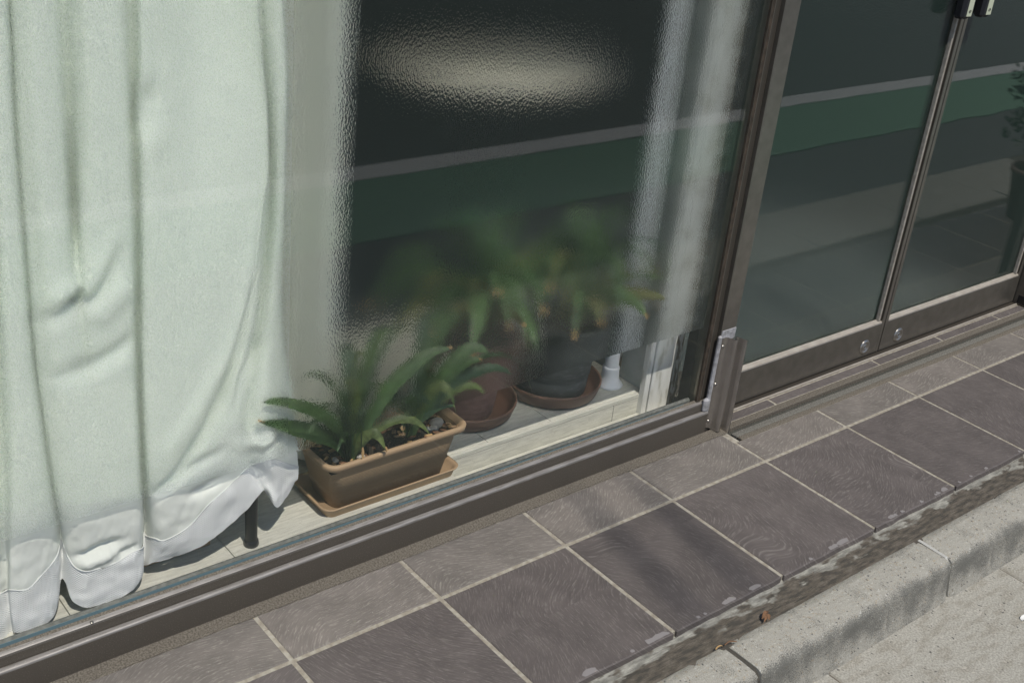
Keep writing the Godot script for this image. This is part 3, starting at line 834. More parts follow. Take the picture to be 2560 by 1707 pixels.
func door_handle(label: String, x: float, y: float, figure: bool) -> void:
	var h := thing("door_handle", label, "handle", Vector3(x, y, -0.2), "black handles with cream plates")
	part("grip", box_mesh(Vector3(-0.019, 0.0, -0.007), Vector3(0.019, 0.26, 0.022), 0.007), M.black_plastic, h)
	var pl := part("name_plate", box_mesh(Vector3(-0.004, 0.007, 0.0215), Vector3(0.0165, 0.25, 0.0232), 0.0012), mat(Color(0.52, 0.55, 0.42), 0.5), h)
	# eye shaped emblem
	var st := st_new(-1)
	var n := 14
	for ring in [[1.0, 0.62]]:
		for k in n:
			var a0 := TAU * k / n
			var a1 := TAU * (k + 1) / n
			var P := func(a: float, f: float) -> Vector3: return Vector3(0.0052 * cos(a) * f, 0.0036 * sin(a) * absf(sin(a)) ** 0.3 * f, 0.0)
			quad(st, P.call(a0, ring[1]), P.call(a0, ring[0]), P.call(a1, ring[0]), P.call(a1, ring[1]))
	quad(st, Vector3(-0.0034, -0.0006, 0), Vector3(0.0034, -0.0006, 0), Vector3(0.0034, 0.0006, 0), Vector3(-0.0034, 0.0006, 0))
	part("eye_emblem", done(st), M.black, pl, Vector3(0.006, 0.019, 0.0236), Vector3(0, 0, 0.15))
	if figure:
		var tm := TextMesh.new()
		tm.text = "5"
		tm.font_size = 16
		tm.pixel_size = 0.0008
		tm.depth = 0.0004
		var f := SystemFont.new()
		f.font_names = PackedStringArray(["Droid Sans"])
		tm.font = f
		part("red_figure", tm, mat(Color(0.25, 0.06, 0.05), 0.6), pl, Vector3(0.0065, 0.051, 0.0235), Vector3(0, 0, PI / 2))

func build_doors() -> void:
	door_leaf("left sliding glass door beside the jamb guard", 1.2145, 1.9125, 1.842)
	door_leaf("right sliding glass door beyond the meeting stiles", 1.9165, 2.612, 1.996)
	door_handle("black door handle with a cream plate on the left sliding door", 1.868, 0.905, true)
	door_handle("black door handle with a cream plate on the right sliding door", 1.953, 0.905, false)
	var fr := thing("door_frame", "bronze frame post at the far edge of the sliding doors", "door frame")
	part("post", box_mesh(Vector3(2.616, 0.0, -0.27), Vector3(2.72, 2.18, -0.165), 0.002), M.bronze_clean, fr)
	part("dark_block", box_mesh(Vector3(2.6155, 0.0, -0.2), Vector3(2.626, 0.035, -0.1635), 0.004), M.black, fr)
	part("head", box_mesh(Vector3(1.2, 2.172, -0.262), Vector3(2.72, 2.18, -0.165), 0.001), M.bronze_clean, fr)
	# threshold: strip of narrow slate tiles, dirty lip and groove of the old shutter rail
	var th := struct_node("threshold")
	part("door_track", box_mesh(Vector3(1.2135, -0.02, -0.242), Vector3(2.6155, 0.0015, -0.1975), 0.001), M.bronze_dark, th)
	part("track_lip", box_mesh(Vector3(1.2135, -0.02, -0.1972), Vector3(2.6155, 0.0028, -0.1925), 0.001), M.bead, th)
	var xs := [1.2145, 1.43, 1.86, 2.16, 2.46, 2.614]
	for i in 5:
		part("tile", tile_mesh(xs[i + 1] - xs[i] - 0.008, 0.026, 700 + i), M["slate%d" % (i % 3)], th, Vector3((xs[i] + xs[i + 1]) / 2, 0.001, -0.174))
	part("tile_bed", box_mesh(Vector3(1.2135, -0.02, -0.1922), Vector3(2.6155, -0.001, -0.1585), 0.001), M.grout, th)
	part("rail_edge", box_mesh(Vector3(1.224, -0.02, -0.1582), Vector3(2.9, 0.0015, -0.139), 0.002), M.dirt, th)
	part("rail_groove", box_mesh(Vector3(1.224, -0.02, -0.1388), Vector3(2.9, -0.0085, -0.1235), 0.001), M.groove, th)
	part("concrete_lip", box_mesh(Vector3(1.224, -0.02, -0.1233), Vector3(2.9, 0.0, -0.1065), 0.0025), M.lip, th)
	part("dirt_edge", box_mesh(Vector3(1.224, -0.02, -0.1045), Vector3(2.9, 0.0006, -0.0905), 0.002), M.dirt, th)

# ------------------------------------------------------------------ curtain
# columns from left to right; each holds (x, y, z) points from the rod down to the seam and the hem
const CURTAIN := [
	[-0.351, 2.100, -0.2020, -0.351, 1.500, -0.2020, -0.351, 1.068, -0.2020, -0.360, 0.894, -0.2020, -0.370, 0.735, -0.2020, -0.380, 0.561, -0.2020, -0.385, 0.402, -0.2020, -0.415, 0.157, -0.2030, -0.412, 0.063, -0.2030],
	[-0.323, 2.100, -0.2400, -0.323, 1.500, -0.2400, -0.323, 1.060, -0.2400, -0.331, 0.880, -0.2400, -0.338, 0.716, -0.2400, -0.348, 0.538, -0.2350, -0.357, 0.379, -0.2280, -0.372, 0.152, -0.2220, -0.372, 0.066, -0.2220],
	[-0.319, 2.100, -0.2100, -0.319, 1.500, -0.2100, -0.319, 1.066, -0.2100, -0.327, 0.889, -0.2100, -0.333, 0.726, -0.2100, -0.341, 0.549, -0.2070, -0.348, 0.390, -0.2030, -0.370, 0.166, -0.2020, -0.370, 0.080, -0.2040],
	[-0.311, 2.100, -0.2000, -0.311, 1.500, -0.2000, -0.311, 1.068, -0.2000, -0.319, 0.891, -0.2000, -0.324, 0.728, -0.2000, -0.330, 0.551, -0.1980, -0.333, 0.389, -0.1960, -0.347, 0.161, -0.1980, -0.339, 0.072, -0.2000],
	[-0.298, 2.100, -0.2060, -0.298, 1.500, -0.2060, -0.298, 1.066, -0.2060, -0.304, 0.887, -0.2060, -0.308, 0.723, -0.2060, -0.311, 0.543, -0.2040, -0.310, 0.378, -0.2020, -0.317, 0.179, -0.2040, -0.318, 0.081, -0.2060],
	[-0.287, 2.100, -0.2250, -0.287, 1.500, -0.2250, -0.287, 1.062, -0.2250, -0.294, 0.881, -0.2250, -0.297, 0.714, -0.2250, -0.300, 0.532, -0.2220, -0.296, 0.365, -0.2180, -0.295, 0.190, -0.2150, -0.301, 0.089, -0.2180],
	[-0.282, 2.100, -0.2380, -0.282, 1.500, -0.2380, -0.282, 1.059, -0.2380, -0.289, 0.877, -0.2350, -0.292, 0.709, -0.2350, -0.292, 0.537, -0.2340, -0.287, 0.353, -0.2340, -0.280, 0.207, -0.2340, -0.286, 0.125, -0.2350],
	[-0.284, 2.100, -0.2240, -0.284, 1.500, -0.2240, -0.284, 1.062, -0.2240, -0.290, 0.881, -0.2240, -0.293, 0.714, -0.2230, -0.295, 0.530, -0.2220, -0.289, 0.360, -0.2220, -0.279, 0.194, -0.2230, -0.281, 0.125, -0.2280],
	[-0.278, 2.100, -0.2150, -0.278, 1.500, -0.2150, -0.278, 1.064, -0.2150, -0.284, 0.882, -0.2150, -0.286, 0.716, -0.2150, -0.289, 0.533, -0.2130, -0.282, 0.365, -0.2100, -0.273, 0.168, -0.2100, -0.278, 0.098, -0.2130],
	[-0.262, 2.100, -0.2030, -0.262, 1.500, -0.2030, -0.262, 1.065, -0.2030, -0.268, 0.885, -0.2020, -0.272, 0.719, -0.2000, -0.272, 0.536, -0.1980, -0.262, 0.366, -0.1960, -0.258, 0.159, -0.1980, -0.260, 0.085, -0.2000],
	[-0.235, 2.100, -0.2150, -0.235, 1.500, -0.2150, -0.235, 1.062, -0.2150, -0.237, 0.877, -0.2160, -0.241, 0.732, -0.2130, -0.246, 0.590, -0.2050, -0.239, 0.372, -0.1970, -0.234, 0.153, -0.2000, -0.231, 0.083, -0.1980],
	[-0.216, 2.100, -0.2380, -0.216, 1.500, -0.2380, -0.216, 1.057, -0.2380, -0.215, 0.889, -0.2450, -0.213, 0.748, -0.2550, -0.228, 0.643, -0.2200, -0.227, 0.389, -0.1970, -0.221, 0.153, -0.2000, -0.216, 0.083, -0.1980],
	[-0.207, 2.100, -0.2180, -0.207, 1.500, -0.2180, -0.207, 1.061, -0.2180, -0.211, 0.884, -0.2200, -0.221, 0.728, -0.2150, -0.227, 0.587, -0.2030, -0.214, 0.371, -0.1970, -0.207, 0.154, -0.2000, -0.203, 0.084, -0.1980],
	[-0.195, 2.100, -0.2030, -0.195, 1.500, -0.2030, -0.195, 1.063, -0.2030, -0.198, 0.877, -0.2020, -0.205, 0.707, -0.2000, -0.207, 0.520, -0.1980, -0.202, 0.346, -0.1960, -0.190, 0.159, -0.1980, -0.181, 0.090, -0.2000],
	[-0.159, 2.100, -0.2040, -0.159, 1.500, -0.2040, -0.159, 1.062, -0.2040, -0.158, 0.872, -0.2040, -0.161, 0.698, -0.2040, -0.167, 0.507, -0.2030, -0.168, 0.332, -0.2020, -0.169, 0.160, -0.2030, -0.168, 0.098, -0.2060],
	[-0.139, 2.100, -0.2220, -0.139, 1.500, -0.2220, -0.139, 1.058, -0.2220, -0.140, 0.865, -0.2220, -0.142, 0.712, -0.2220, -0.150, 0.515, -0.2200, -0.153, 0.326, -0.2180, -0.155, 0.155, -0.2180, -0.156, 0.098, -0.2220],
	[-0.129, 2.100, -0.2380, -0.129, 1.500, -0.2380, -0.129, 1.055, -0.2380, -0.131, 0.860, -0.2360, -0.133, 0.714, -0.2350, -0.141, 0.513, -0.2340, -0.143, 0.326, -0.2340, -0.145, 0.164, -0.2380, -0.148, 0.107, -0.2400],
	[-0.122, 2.100, -0.2350, -0.122, 1.500, -0.2350, -0.122, 1.055, -0.2350, -0.128, 0.861, -0.2320, -0.133, 0.696, -0.2300, -0.141, 0.509, -0.2280, -0.144, 0.318, -0.2260, -0.141, 0.155, -0.2400, -0.146, 0.093, -0.2450],
	[-0.121, 2.100, -0.2120, -0.121, 1.500, -0.2120, -0.121, 1.059, -0.2120, -0.128, 0.868, -0.2080, -0.134, 0.698, -0.2060, -0.142, 0.514, -0.2040, -0.145, 0.324, -0.2030, -0.137, 0.164, -0.2150, -0.138, 0.107, -0.2250],
	[-0.089, 2.100, -0.2220, -0.089, 1.500, -0.2220, -0.089, 1.056, -0.2220, -0.102, 0.865, -0.2100, -0.110, 0.690, -0.2000, -0.115, 0.503, -0.1980, -0.123, 0.328, -0.1970, -0.124, 0.163, -0.2030, -0.103, 0.113, -0.2150],
	[-0.025, 2.100, -0.2500, -0.025, 1.500, -0.2500, -0.025, 1.049, -0.2500, -0.040, 0.853, -0.2280, -0.058, 0.679, -0.2060, -0.072, 0.499, -0.1990, -0.086, 0.338, -0.1980, -0.084, 0.177, -0.2000, -0.069, 0.124, -0.2060],
	[0.019, 2.100, -0.2350, 0.019, 1.500, -0.2350, 0.019, 1.051, -0.2350, 0.013, 0.851, -0.2150, -0.001, 0.695, -0.2040, -0.025, 0.515, -0.2000, -0.055, 0.357, -0.2000, -0.048, 0.210, -0.2000, -0.030, 0.139, -0.2020],
	[0.039, 2.100, -0.2120, 0.039, 1.500, -0.2120, 0.039, 1.054, -0.2120, 0.050, 0.850, -0.2060, 0.048, 0.726, -0.2040, 0.020, 0.538, -0.2020, -0.015, 0.396, -0.2030, -0.011, 0.231, -0.2020, 0.012, 0.164, -0.2020],
	[0.043, 2.100, -0.2040, 0.043, 1.500, -0.2040, 0.043, 1.056, -0.2040, 0.057, 0.850, -0.2000, 0.056, 0.733, -0.1990, 0.034, 0.558, -0.1980, 0.005, 0.421, -0.2000, 0.007, 0.245, -0.2000, 0.032, 0.184, -0.2000],
	[0.055, 2.100, -0.2220, 0.055, 1.500, -0.2220, 0.055, 1.052, -0.2220, 0.070, 0.843, -0.2200, 0.070, 0.717, -0.2200, 0.048, 0.532, -0.2180, 0.019, 0.397, -0.2120, 0.024, 0.255, -0.2030, 0.054, 0.198, -0.2030],
	[0.071, 2.100, -0.2480, 0.071, 1.500, -0.2480, 0.071, 1.047, -0.2480, 0.087, 0.834, -0.2480, 0.086, 0.693, -0.2460, 0.065, 0.505, -0.2400, 0.039, 0.361, -0.2260, 0.040, 0.251, -0.2120, 0.070, 0.176, -0.2220],
	[0.074, 2.100, -0.2400, 0.074, 1.500, -0.2400, 0.074, 1.048, -0.2400, 0.082, 0.851, -0.2320, 0.085, 0.698, -0.2320, 0.069, 0.509, -0.2280, 0.048, 0.365, -0.2150, 0.061, 0.257, -0.2040, 0.074, 0.163, -0.2060],
	[0.083, 2.100, -0.2280, 0.083, 1.500, -0.2280, 0.083, 1.050, -0.2280, 0.087, 0.867, -0.2180, 0.088, 0.715, -0.2190, 0.078, 0.525, -0.2200, 0.067, 0.376, -0.2120, 0.075, 0.256, -0.2030, 0.085, 0.150, -0.2070],
	[0.095, 2.100, -0.2260, 0.095, 1.500, -0.2260, 0.095, 1.050, -0.2260, 0.101, 0.889, -0.2200, 0.100, 0.719, -0.2220, 0.096, 0.533, -0.2260, 0.097, 0.369, -0.2240, 0.104, 0.231, -0.2160, 0.108, 0.152, -0.2220],
	[0.108, 2.100, -0.2400, 0.108, 1.500, -0.2400, 0.108, 1.047, -0.2400, 0.113, 0.896, -0.2360, 0.112, 0.718, -0.2380, 0.106, 0.540, -0.2380, 0.121, 0.372, -0.2360, 0.135, 0.208, -0.2250, 0.133, 0.171, -0.2340]]
# soft folds across the pleats: [depth, width, x, y, x, y ...]
const FOLDS := [
	[-0.022, 0.010, 0.062, 0.738, 0.048, 0.602, 0.013, 0.477, -0.019, 0.398, -0.052, 0.345, -0.089, 0.296, -0.128, 0.261],
	[0.008, 0.016, 0.040, 0.690, 0.019, 0.560, -0.016, 0.470, -0.058, 0.402, -0.100, 0.348, -0.131, 0.310],
	[-0.016, 0.012, -0.289, 0.595, -0.245, 0.615, -0.214, 0.618, -0.197, 0.640, -0.175, 0.683],
	[0.012, 0.020, -0.285, 0.617, -0.253, 0.634, -0.224, 0.636, -0.209, 0.653, -0.186, 0.698],
	[-0.012, 0.014, -0.288, 0.507, -0.230, 0.509, -0.184, 0.526, -0.156, 0.542],
	[0.010, 0.020, -0.226, 0.585, -0.191, 0.609, -0.155, 0.633],
	[-0.012, 0.014, -0.112, 0.916, -0.120, 0.881, -0.136, 0.837],
	[0.004, 0.020, -0.095, 0.867, -0.104, 0.839, -0.125, 0.824],
	[-0.012, 0.009, -0.274, 0.182, -0.239, 0.188, -0.190, 0.192],
	[0.008, 0.010, -0.271, 0.169, -0.239, 0.171, -0.200, 0.172],
	[-0.008, 0.008, -0.207, 0.168, -0.187, 0.167, -0.167, 0.168],
	[-0.012, 0.012, 0.069, 0.478, 0.051, 0.453, 0.019, 0.418, 0.001, 0.371],
	[-0.014, 0.012, 0.055, 0.277, 0.085, 0.287, 0.108, 0.300],
	[0.012, 0.012, 0.011, 0.307, 0.055, 0.289, 0.096, 0.292],
	[-0.012, 0.010, -0.133, 0.261, -0.102, 0.274, -0.060, 0.291, -0.018, 0.300],
	[-0.010, 0.010, -0.083, 0.236, -0.055, 0.238, -0.019, 0.250],
	[-0.010, 0.009, 0.040, 0.250, 0.061, 0.223, 0.078, 0.180],
	[0.006, 0.020, -0.049, 0.184, -0.019, 0.206, 0.003, 0.214]]


var COLS := []

func smooth_z(x: float, y: float) -> float:
	var z := 0.0
	for f in FOLDS:
		var best := 1e9
		var along := 0.0
		for i in range(2, f.size() - 2, 2):
			var a := Vector2(f[i], f[i + 1])
			var b := Vector2(f[i + 2], f[i + 3])
			var ab := b - a
			var t := clampf((Vector2(x, y) - a).dot(ab) / ab.length_squared(), 0, 1)
			var dd := (a + ab * t).distance_to(Vector2(x, y))
			if dd < best:
				best = dd
				along = (i - 2.0) / 2.0 + t
		var n = (f.size() - 2) / 2 - 1
		var ends := clampf(along / n * 4.0, 0, 1) * clampf((n - along) / n * 4.0, 0, 1)
		z += f[0] * exp(-pow(best / f[1], 2)) * (0.25 + 0.75 * ends)
	return z

func cr(a, b, c, d, t: float):
	return 0.5 * (2.0 * b + (c - a) * t + (2.0 * a - 5.0 * b + 4.0 * c - d) * t * t + (3.0 * b - a - 3.0 * c + d) * t * t * t)

func curtain_point(s: float, r: float) -> Vector3:
	# s runs over the columns, r over the rows
	var C := COLS.size()
	var Rn: int = COLS[0].size() / 3
	var i := clampi(int(s), 0, C - 2)
	var j := clampi(int(r), 0, Rn - 2)
	var cols := []
	for k in [-1, 0, 1, 2]:
		var c = COLS[clampi(i + k, 0, C - 1)]
		var pts := []
		for l in [-1, 0, 1, 2]:
			var q: int = clampi(j + l, 0, Rn - 1) * 3
			pts.append(Vector3(c[q], c[q + 1], c[q + 2]))
		cols.append(cr(pts[0], pts[1], pts[2], pts[3], r - j))
	return cr(cols[0], cols[1], cols[2], cols[3], s - i)

func cloth_mesh(r0: float, r1: float, nr: int, per: int, push: float) -> ArrayMesh:
	var st := st_new(0)
	var C: int = (COLS.size() - 1) * per
	var grid := []
	var wob := noise(9.0, 77, 3)
	var crease := noise(11.0, 79, 2)
	for j in nr + 1:
		var row := []
		for i in C + 1:
			var p := curtain_point(float(i) / per, lerpf(r0, r1, float(j) / nr))
			var low := smoothstep(0.33, 0.14, p.y)
			p.z += smooth_z(p.x, p.y) + push + 0.0012 * wob.get_noise_2d(p.x * 2.0, p.y) + low * (0.0028 * crease.get_noise_2d(p.x * 0.8 - p.y * 0.6, p.y * 1.6 + p.x * 0.5) + 0.002 * crease.get_noise_2d(p.x * 4.0, p.y * 2.0))
			p.z = minf(p.z, -0.1915)
			row.append(p)
		grid.append(row)
	for j in nr:
		for i in C: quad(st, grid[j + 1][i], grid[j + 1][i + 1], grid[j][i + 1], grid[j][i])
	return done(st)

func build_curtain() -> void:
	# further pleats of the same cloth beyond the left edge of the frame
	COLS = CURTAIN.duplicate()
	for n in 4:
		var most := -9.0
		var least := 9.0
		for k in range(0, COLS[0].size(), 3): least = minf(least, COLS[0][k])
		for k in range(0, CURTAIN[15].size(), 3): most = maxf(most, CURTAIN[15][k])
		var shifted := []
		for c in range(6, 16):
			var col: Array = CURTAIN[c].duplicate()
			for k in range(0, col.size(), 3): col[k] += least - 0.012 - most
			shifted.append(col)
		COLS = shifted + COLS
	var c := thing("curtain", "white pleated curtain hanging close behind the window film", "curtain")
	var rn: int = COLS[0].size() / 3
	part("drape", cloth_mesh(0.0, rn - 2.62, 170, 11, 0.0), M.cloth, c)
	part("drape_foot", cloth_mesh(rn - 2.62, rn - 2.0, 40, 11, 0.0), M.cloth_foot, c)
	part("hem_band", cloth_mesh(rn - 2.0, rn - 1.0, 26, 11, 0.0012), M.hem, c)
	var path := []
	var n: int = (COLS.size() - 1) * 8
	for i in n + 1:
		var p := curtain_point(float(i) / 8, rn - 2.0)
		p.z = minf(p.z + smooth_z(p.x, p.y) + 0.0012, -0.191)
		path.append(p)
	part("seam", done(tube(path, 0.0011, 6)), M.seam, c)
	# thin lining curtain further in
	var l := thing("lining_curtain", "olive tinted inner curtain hanging further inside beside the white one", "curtain")
	var st := st_new(0)
	var W := 60
	for i in W:
		for k in 12:
			var q := []
			for e in [[i, k + 1], [i + 1, k + 1], [i + 1, k], [i, k]]:
				var t := float(e[0]) / W
				var y := lerpf(2.1, 0.1, e[1] / 12.0)
				var x := lerpf(-0.35, 0.296 - 0.012 * (2.1 - y) , t)
				q.append(Vector3(x, y, -0.40 + 0.03 * sin(t * 34.0) + 0.015 * sin(t * 13.0 + y)))
			quad(st, q[0], q[1], q[2], q[3])
	part("drape", done(st), M.lining, l)

# ------------------------------------------------------------------ pots and plants
func rrect(hx: float, hz: float, r: float, n := 5) -> Array:
	var out := []
	for c in [[1, 1, 0], [-1, 1, 1], [-1, -1, 2], [1, -1, 3]]:
		for k in n + 1:
			var a: float = PI / 2 * (c[2] + float(k) / n)
			out.append(Vector2(c[0] * (hx - r) + r * cos(a), c[1] * (hz - r) + r * sin(a)))
	return out

func loft_rr(levels: Array, smooth := true) -> ArrayMesh:
	# levels of [y, half x, half z, corner radius]
	var st := st_new(0 if smooth else -1)
	for i in levels.size() - 1:
		var a = levels[i]
		var b = levels[i + 1]
		var ra := rrect(a[1], a[2], a[3])
		var rb := rrect(b[1], b[2], b[3])
		var n := ra.size()
		for k in n:
			var k2 := (k + 1) % n
			quad_uv(st, [Vector3(ra[k2].x, a[0], ra[k2].y), Vector3(ra[k].x, a[0], ra[k].y), Vector3(rb[k].x, b[0], rb[k].y), Vector3(rb[k2].x, b[0], rb[k2].y)], [Vector2(k2, a[0] * 70), Vector2(k, a[0] * 70), Vector2(k, b[0] * 70), Vector2(k2, b[0] * 70)])
	return done(st)

func mound(hx: float, hz: float, y: float, seed_: int, round := false) -> ArrayMesh:
	var st := st_new(0)
	var n := noise(28.0, seed_, 3)
	var N := 22
	for i in N:
		for k in N:
			var q := []
			for e in [[i, k + 1], [i + 1, k + 1], [i + 1, k], [i, k]]:
				var u: float = e[0] * 2.0 / N - 1.0
				var v: float = e[1] * 2.0 / N - 1.0
				if round:
					var m := Vector2(u * sqrt(1 - v * v / 2), v * sqrt(1 - u * u / 2))
					u = m.x
					v = m.y
				q.append(Vector3(u * hx, y + 0.007 * n.get_noise_2d(u * hx * 2, v * hz * 2) - 0.004 * maxf(u * u, v * v), v * hz))
			quad(st, q[0], q[1], q[2], q[3])
	return done(st)

func build_plants() -> void:
	var P := Vector3(0.346, 0.07, -0.286)
	var tr := thing("planter_tray", "long tan plastic tray under the ribbed planter", "tray", P)
	part("tray", loft_rr([[0.0005, 0.128, 0.045, 0.012], [0.0005, 0.145, 0.06, 0.014], [0.016, 0.1495, 0.0635, 0.016], [0.0185, 0.1545, 0.0675, 0.02], [0.0215, 0.156, 0.069, 0.021], [0.022, 0.152, 0.066, 0.018], [0.018, 0.147, 0.061, 0.015], [0.004, 0.142, 0.057, 0.013], [0.004, 0.02, 0.01, 0.004]]), M.planter_smooth, tr)
	var pl := thing("long_planter", "tan ribbed plastic window box planter with bark and soil", "planter", P + Vector3(0.002, 0, 0.0))
	part("box", loft_rr([[0.0055, 0.118, 0.042, 0.02], [0.0055, 0.126, 0.049, 0.022], [0.11, 0.1475, 0.0655, 0.024]]), M.planter, pl)
	part("rim", loft_rr([[0.1085, 0.147, 0.065, 0.022], [0.108, 0.156, 0.0735, 0.024], [0.1095, 0.159, 0.0765, 0.025], [0.118, 0.1605, 0.078, 0.026], [0.121, 0.1585, 0.076, 0.025], [0.1215, 0.154, 0.0715, 0.021], [0.119, 0.1505, 0.068, 0.019], [0.098, 0.145, 0.063, 0.018], [0.09, 0.14, 0.06, 0.016]]), M.planter_smooth, pl)
	part("soil", mound(0.145, 0.0625, 0.102, 5), M.soil, pl)
	var r := RandomNumberGenerator.new()
	r.seed = 77
	for i in 110:       # bark chips
		var m = [M.bark0, M.bark1, M.dry, M.bark0, M.bark1][i % 5]
		var sx := r.randf_range(0.004, 0.011)
		part("bark_chip", box_mesh(Vector3(-sx, -0.0015, -sx * 0.45), Vector3(sx, 0.0018, sx * 0.45), 0.0008), m, pl, Vector3(r.randf_range(-0.138, 0.138), 0.106 + r.randf_range(-0.002, 0.003), r.randf_range(-0.055, 0.058)), Vector3(r.randf_range(-0.5, 0.5), r.randf_range(0, TAU), r.randf_range(-0.5, 0.5)))
	for e in [[0.118, 0.02, 0.015], [0.1, 0.035, 0.011], [0.09, 0.03, 0.008], [-0.075, 0.05, 0.009], [-0.12, 0.035, 0.007]]:
		var s := SphereMesh.new()
		s.radius = e[2]
		s.height = e[2] * 1.3
		s.radial_segments = 12
		s.rings = 6
		part("pebble", s, M.stone, pl, Vector3(e[0], 0.107, e[1]), Vector3(0.3, e[0] * 40, 0.2))
	# strap leaved plants: base, then per leaf (tip, lift of the arch, width, tone)
	strap_plant("strap_leaf_plant", "dark green strap leaved plant at the curtain end of the planter", [Vector3(0.253, 0.172, -0.250)], [[0.049, 0.377, -0.196, 0.17, 0.026, 0.3, 1, 0], [0.043, 0.342, -0.196, 0.12, 0.028, -0.2, 0, 0], [0.075, 0.320, -0.197, 0.10, 0.022, 0.4, 1, 0], [0.237, 0.325, -0.240, 0.20, 0.024, 0.5, 3, 0], [0.269, 0.369, -0.250, 0.24, 0.028, 0.2, 3, 0], [0.438, 0.378, -0.205, 0.20, 0.032, -0.3, 1, 0], [0.419, 0.363, -0.300, 0.27, 0.012, 0.4, 2, 0], [0.368, 0.379, -0.300, 0.26, 0.030, 0.3, 1, 0], [0.168, 0.332, -0.300, 0.20, 0.030, 0.0, 0, 0], [0.192, 0.286, -0.260, 0.14, 0.026, 0.3, 0, 0], [0.276, 0.332, -0.340, 0.25, 0.030, -0.2, 2, 0]], 13, 0.17)
	strap_plant("strap_leaf_plant", "dark green strap leaved plant at the pot end of the planter", [Vector3(0.397, 0.172, -0.263)], [[0.524, 0.349, -0.200, 0.20, 0.034, 0.3, 1, 0], [0.509, 0.336, -0.202, 0.16, 0.030, -0.2, 1, 0], [0.593, 0.283, -0.205, 0.15, 0.028, 0.2, 2, 0], [0.535, 0.253, -0.215, 0.12, 0.024, 0.3, 3, 0], [0.364, 0.265, -0.235, 0.12, 0.022, 0.2, 1, 0], [0.473, 0.234, -0.222, 0.07, 0.020, 0.1, 2, 0], [0.490, 0.280, -0.300, 0.24, 0.030, 0.0, 0, 0], [0.571, 0.323, -0.330, 0.26, 0.034, 0.1, 0, 0], [0.685, 0.198, -0.235, 0.20, 0.022, 0.4, 2, 0], [0.463, 0.348, -0.330, 0.27, 0.030, 0.1, 2, 0]], 12, 0.16)
	saucer("brown saucer under the reddish ringed pot", Vector3(0.662, 0.07, -0.43), 0.118)
	saucer("brown saucer under the grey pot", Vector3(0.895, 0.07, -0.405), 0.115)
	var rings := [Vector2(0, 0.0065), Vector2(0.07, 0.0065)]
	for i in 15:
		rings.append_array([Vector2(0.074 + i * 0.0016, 0.008 + i * 0.0125), Vector2(0.0765 + i * 0.0016, 0.012 + i * 0.0125), Vector2(0.0752 + i * 0.0016, 0.0195 + i * 0.0125)])
	pot("ringed_pot", "reddish brown plant pot ringed with fine grooves behind the planter", Vector3(0.65, 0.07, -0.43), rings, M.terracotta, 0.205, 0.098)
	var sides := [Vector2(0, 0.0065), Vector2(0.074, 0.0065), Vector2(0.08, 0.012), Vector2(0.0835, 0.05), Vector2(0.0815, 0.053), Vector2(0.086, 0.06), Vector2(0.092, 0.15), Vector2(0.094, 0.185)]
	pot("grey_pot", "grey plastic plant pot, darkened for shade, with a powdery bloom near the pole", Vector3(0.895, 0.07, -0.405), sides, M.grey_pot, 0.2, 0.095)
	strap_plant("drooping_pot_plant", "large drooping green plant blurred by the film in the reddish pot", [Vector3(0.650, 0.260, -0.430)], [[0.535, 0.362, -0.250, 0.20, 0.026, 0.2, 1, 0], [0.611, 0.358, -0.260, 0.20, 0.020, 0.2, 1, 0], [0.651, 0.351, -0.270, 0.22, 0.028, 0.1, 1, 0], [0.663, 0.299, -0.250, 0.18, 0.026, -0.2, 1, 0], [0.585, 0.358, -0.340, 0.20, 0.040, 0.3, 3, 0], [0.586, 0.430, -0.280, 0.22, 0.030, 0.1, 1, 0], [0.463, 0.430, -0.360, 0.20, 0.034, 0.0, 3, 0], [0.393, 0.360, -0.340, 0.17, 0.034, 0.3, 3, 0], [0.500, 0.340, -0.360, 0.20, 0.030, 0.3, 1, 0], [0.374, 0.395, -0.420, 0.22, 0.030, 0.2, 0, 0], [0.420, 0.438, -0.450, 0.26, 0.030, 0.1, 0, 0], [0.544, 0.433, -0.500, 0.30, 0.030, 0.0, 0, 0], [0.638, 0.465, -0.500, 0.32, 0.030, 0.0, 2, 0], [0.634, 0.453, -0.450, 0.30, 0.030, 0.0, 0, 0], [0.691, 0.389, -0.360, 0.26, 0.030, 0.2, 0, 0], [0.573, 0.374, -0.400, 0.20, 0.030, 0.2, 0, 0], [0.658, 0.427, -0.400, 0.27, 0.035, 0.1, 0, 0], [0.811, 0.391, -0.500, 0.32, 0.030, 0.2, 2, 0]], 30, 0.3)
	strap_plant("drooping_pot_plant", "long leaved green plant in the grey pot with thin arching leaves toward the pole", [Vector3(0.895, 0.255, -0.405)], [[1.042, 0.392, -0.250, 0.26, 0.014, 0.2, 2, 0], [1.019, 0.315, -0.250, 0.26, 0.013, 0.3, 1, 0], [0.922, 0.354, -0.260, 0.24, 0.016, -0.2, 1, 0], [0.775, 0.363, -0.330, 0.24, 0.024, 0.2, 1, 0], [0.866, 0.339, -0.350, 0.22, 0.026, 0.2, 0, 0], [0.721, 0.411, -0.280, 0.26, 0.020, 0.3, 3, 0], [0.991, 0.352, -0.400, 0.28, 0.030, 0.0, 0, 0], [0.955, 0.376, -0.500, 0.32, 0.030, 0.1, 0, 0], [0.774, 0.377, -0.400, 0.28, 0.034, 0.1, 0, 0], [0.972, 0.300, -0.380, 0.20, 0.024, 0.3, 0, 0], [1.134, 0.351, -0.450, 0.32, 0.026, 0.1, 2, 0], [0.823, 0.388, -0.420, 0.30, 0.034, 0.0, 2, 0], [0.909, 0.350, -0.380, 0.26, 0.030, 0.2, 0, 0], [0.825, 0.326, -0.340, 0.18, 0.022, 0.2, 1, 0]], 24, 0.29)

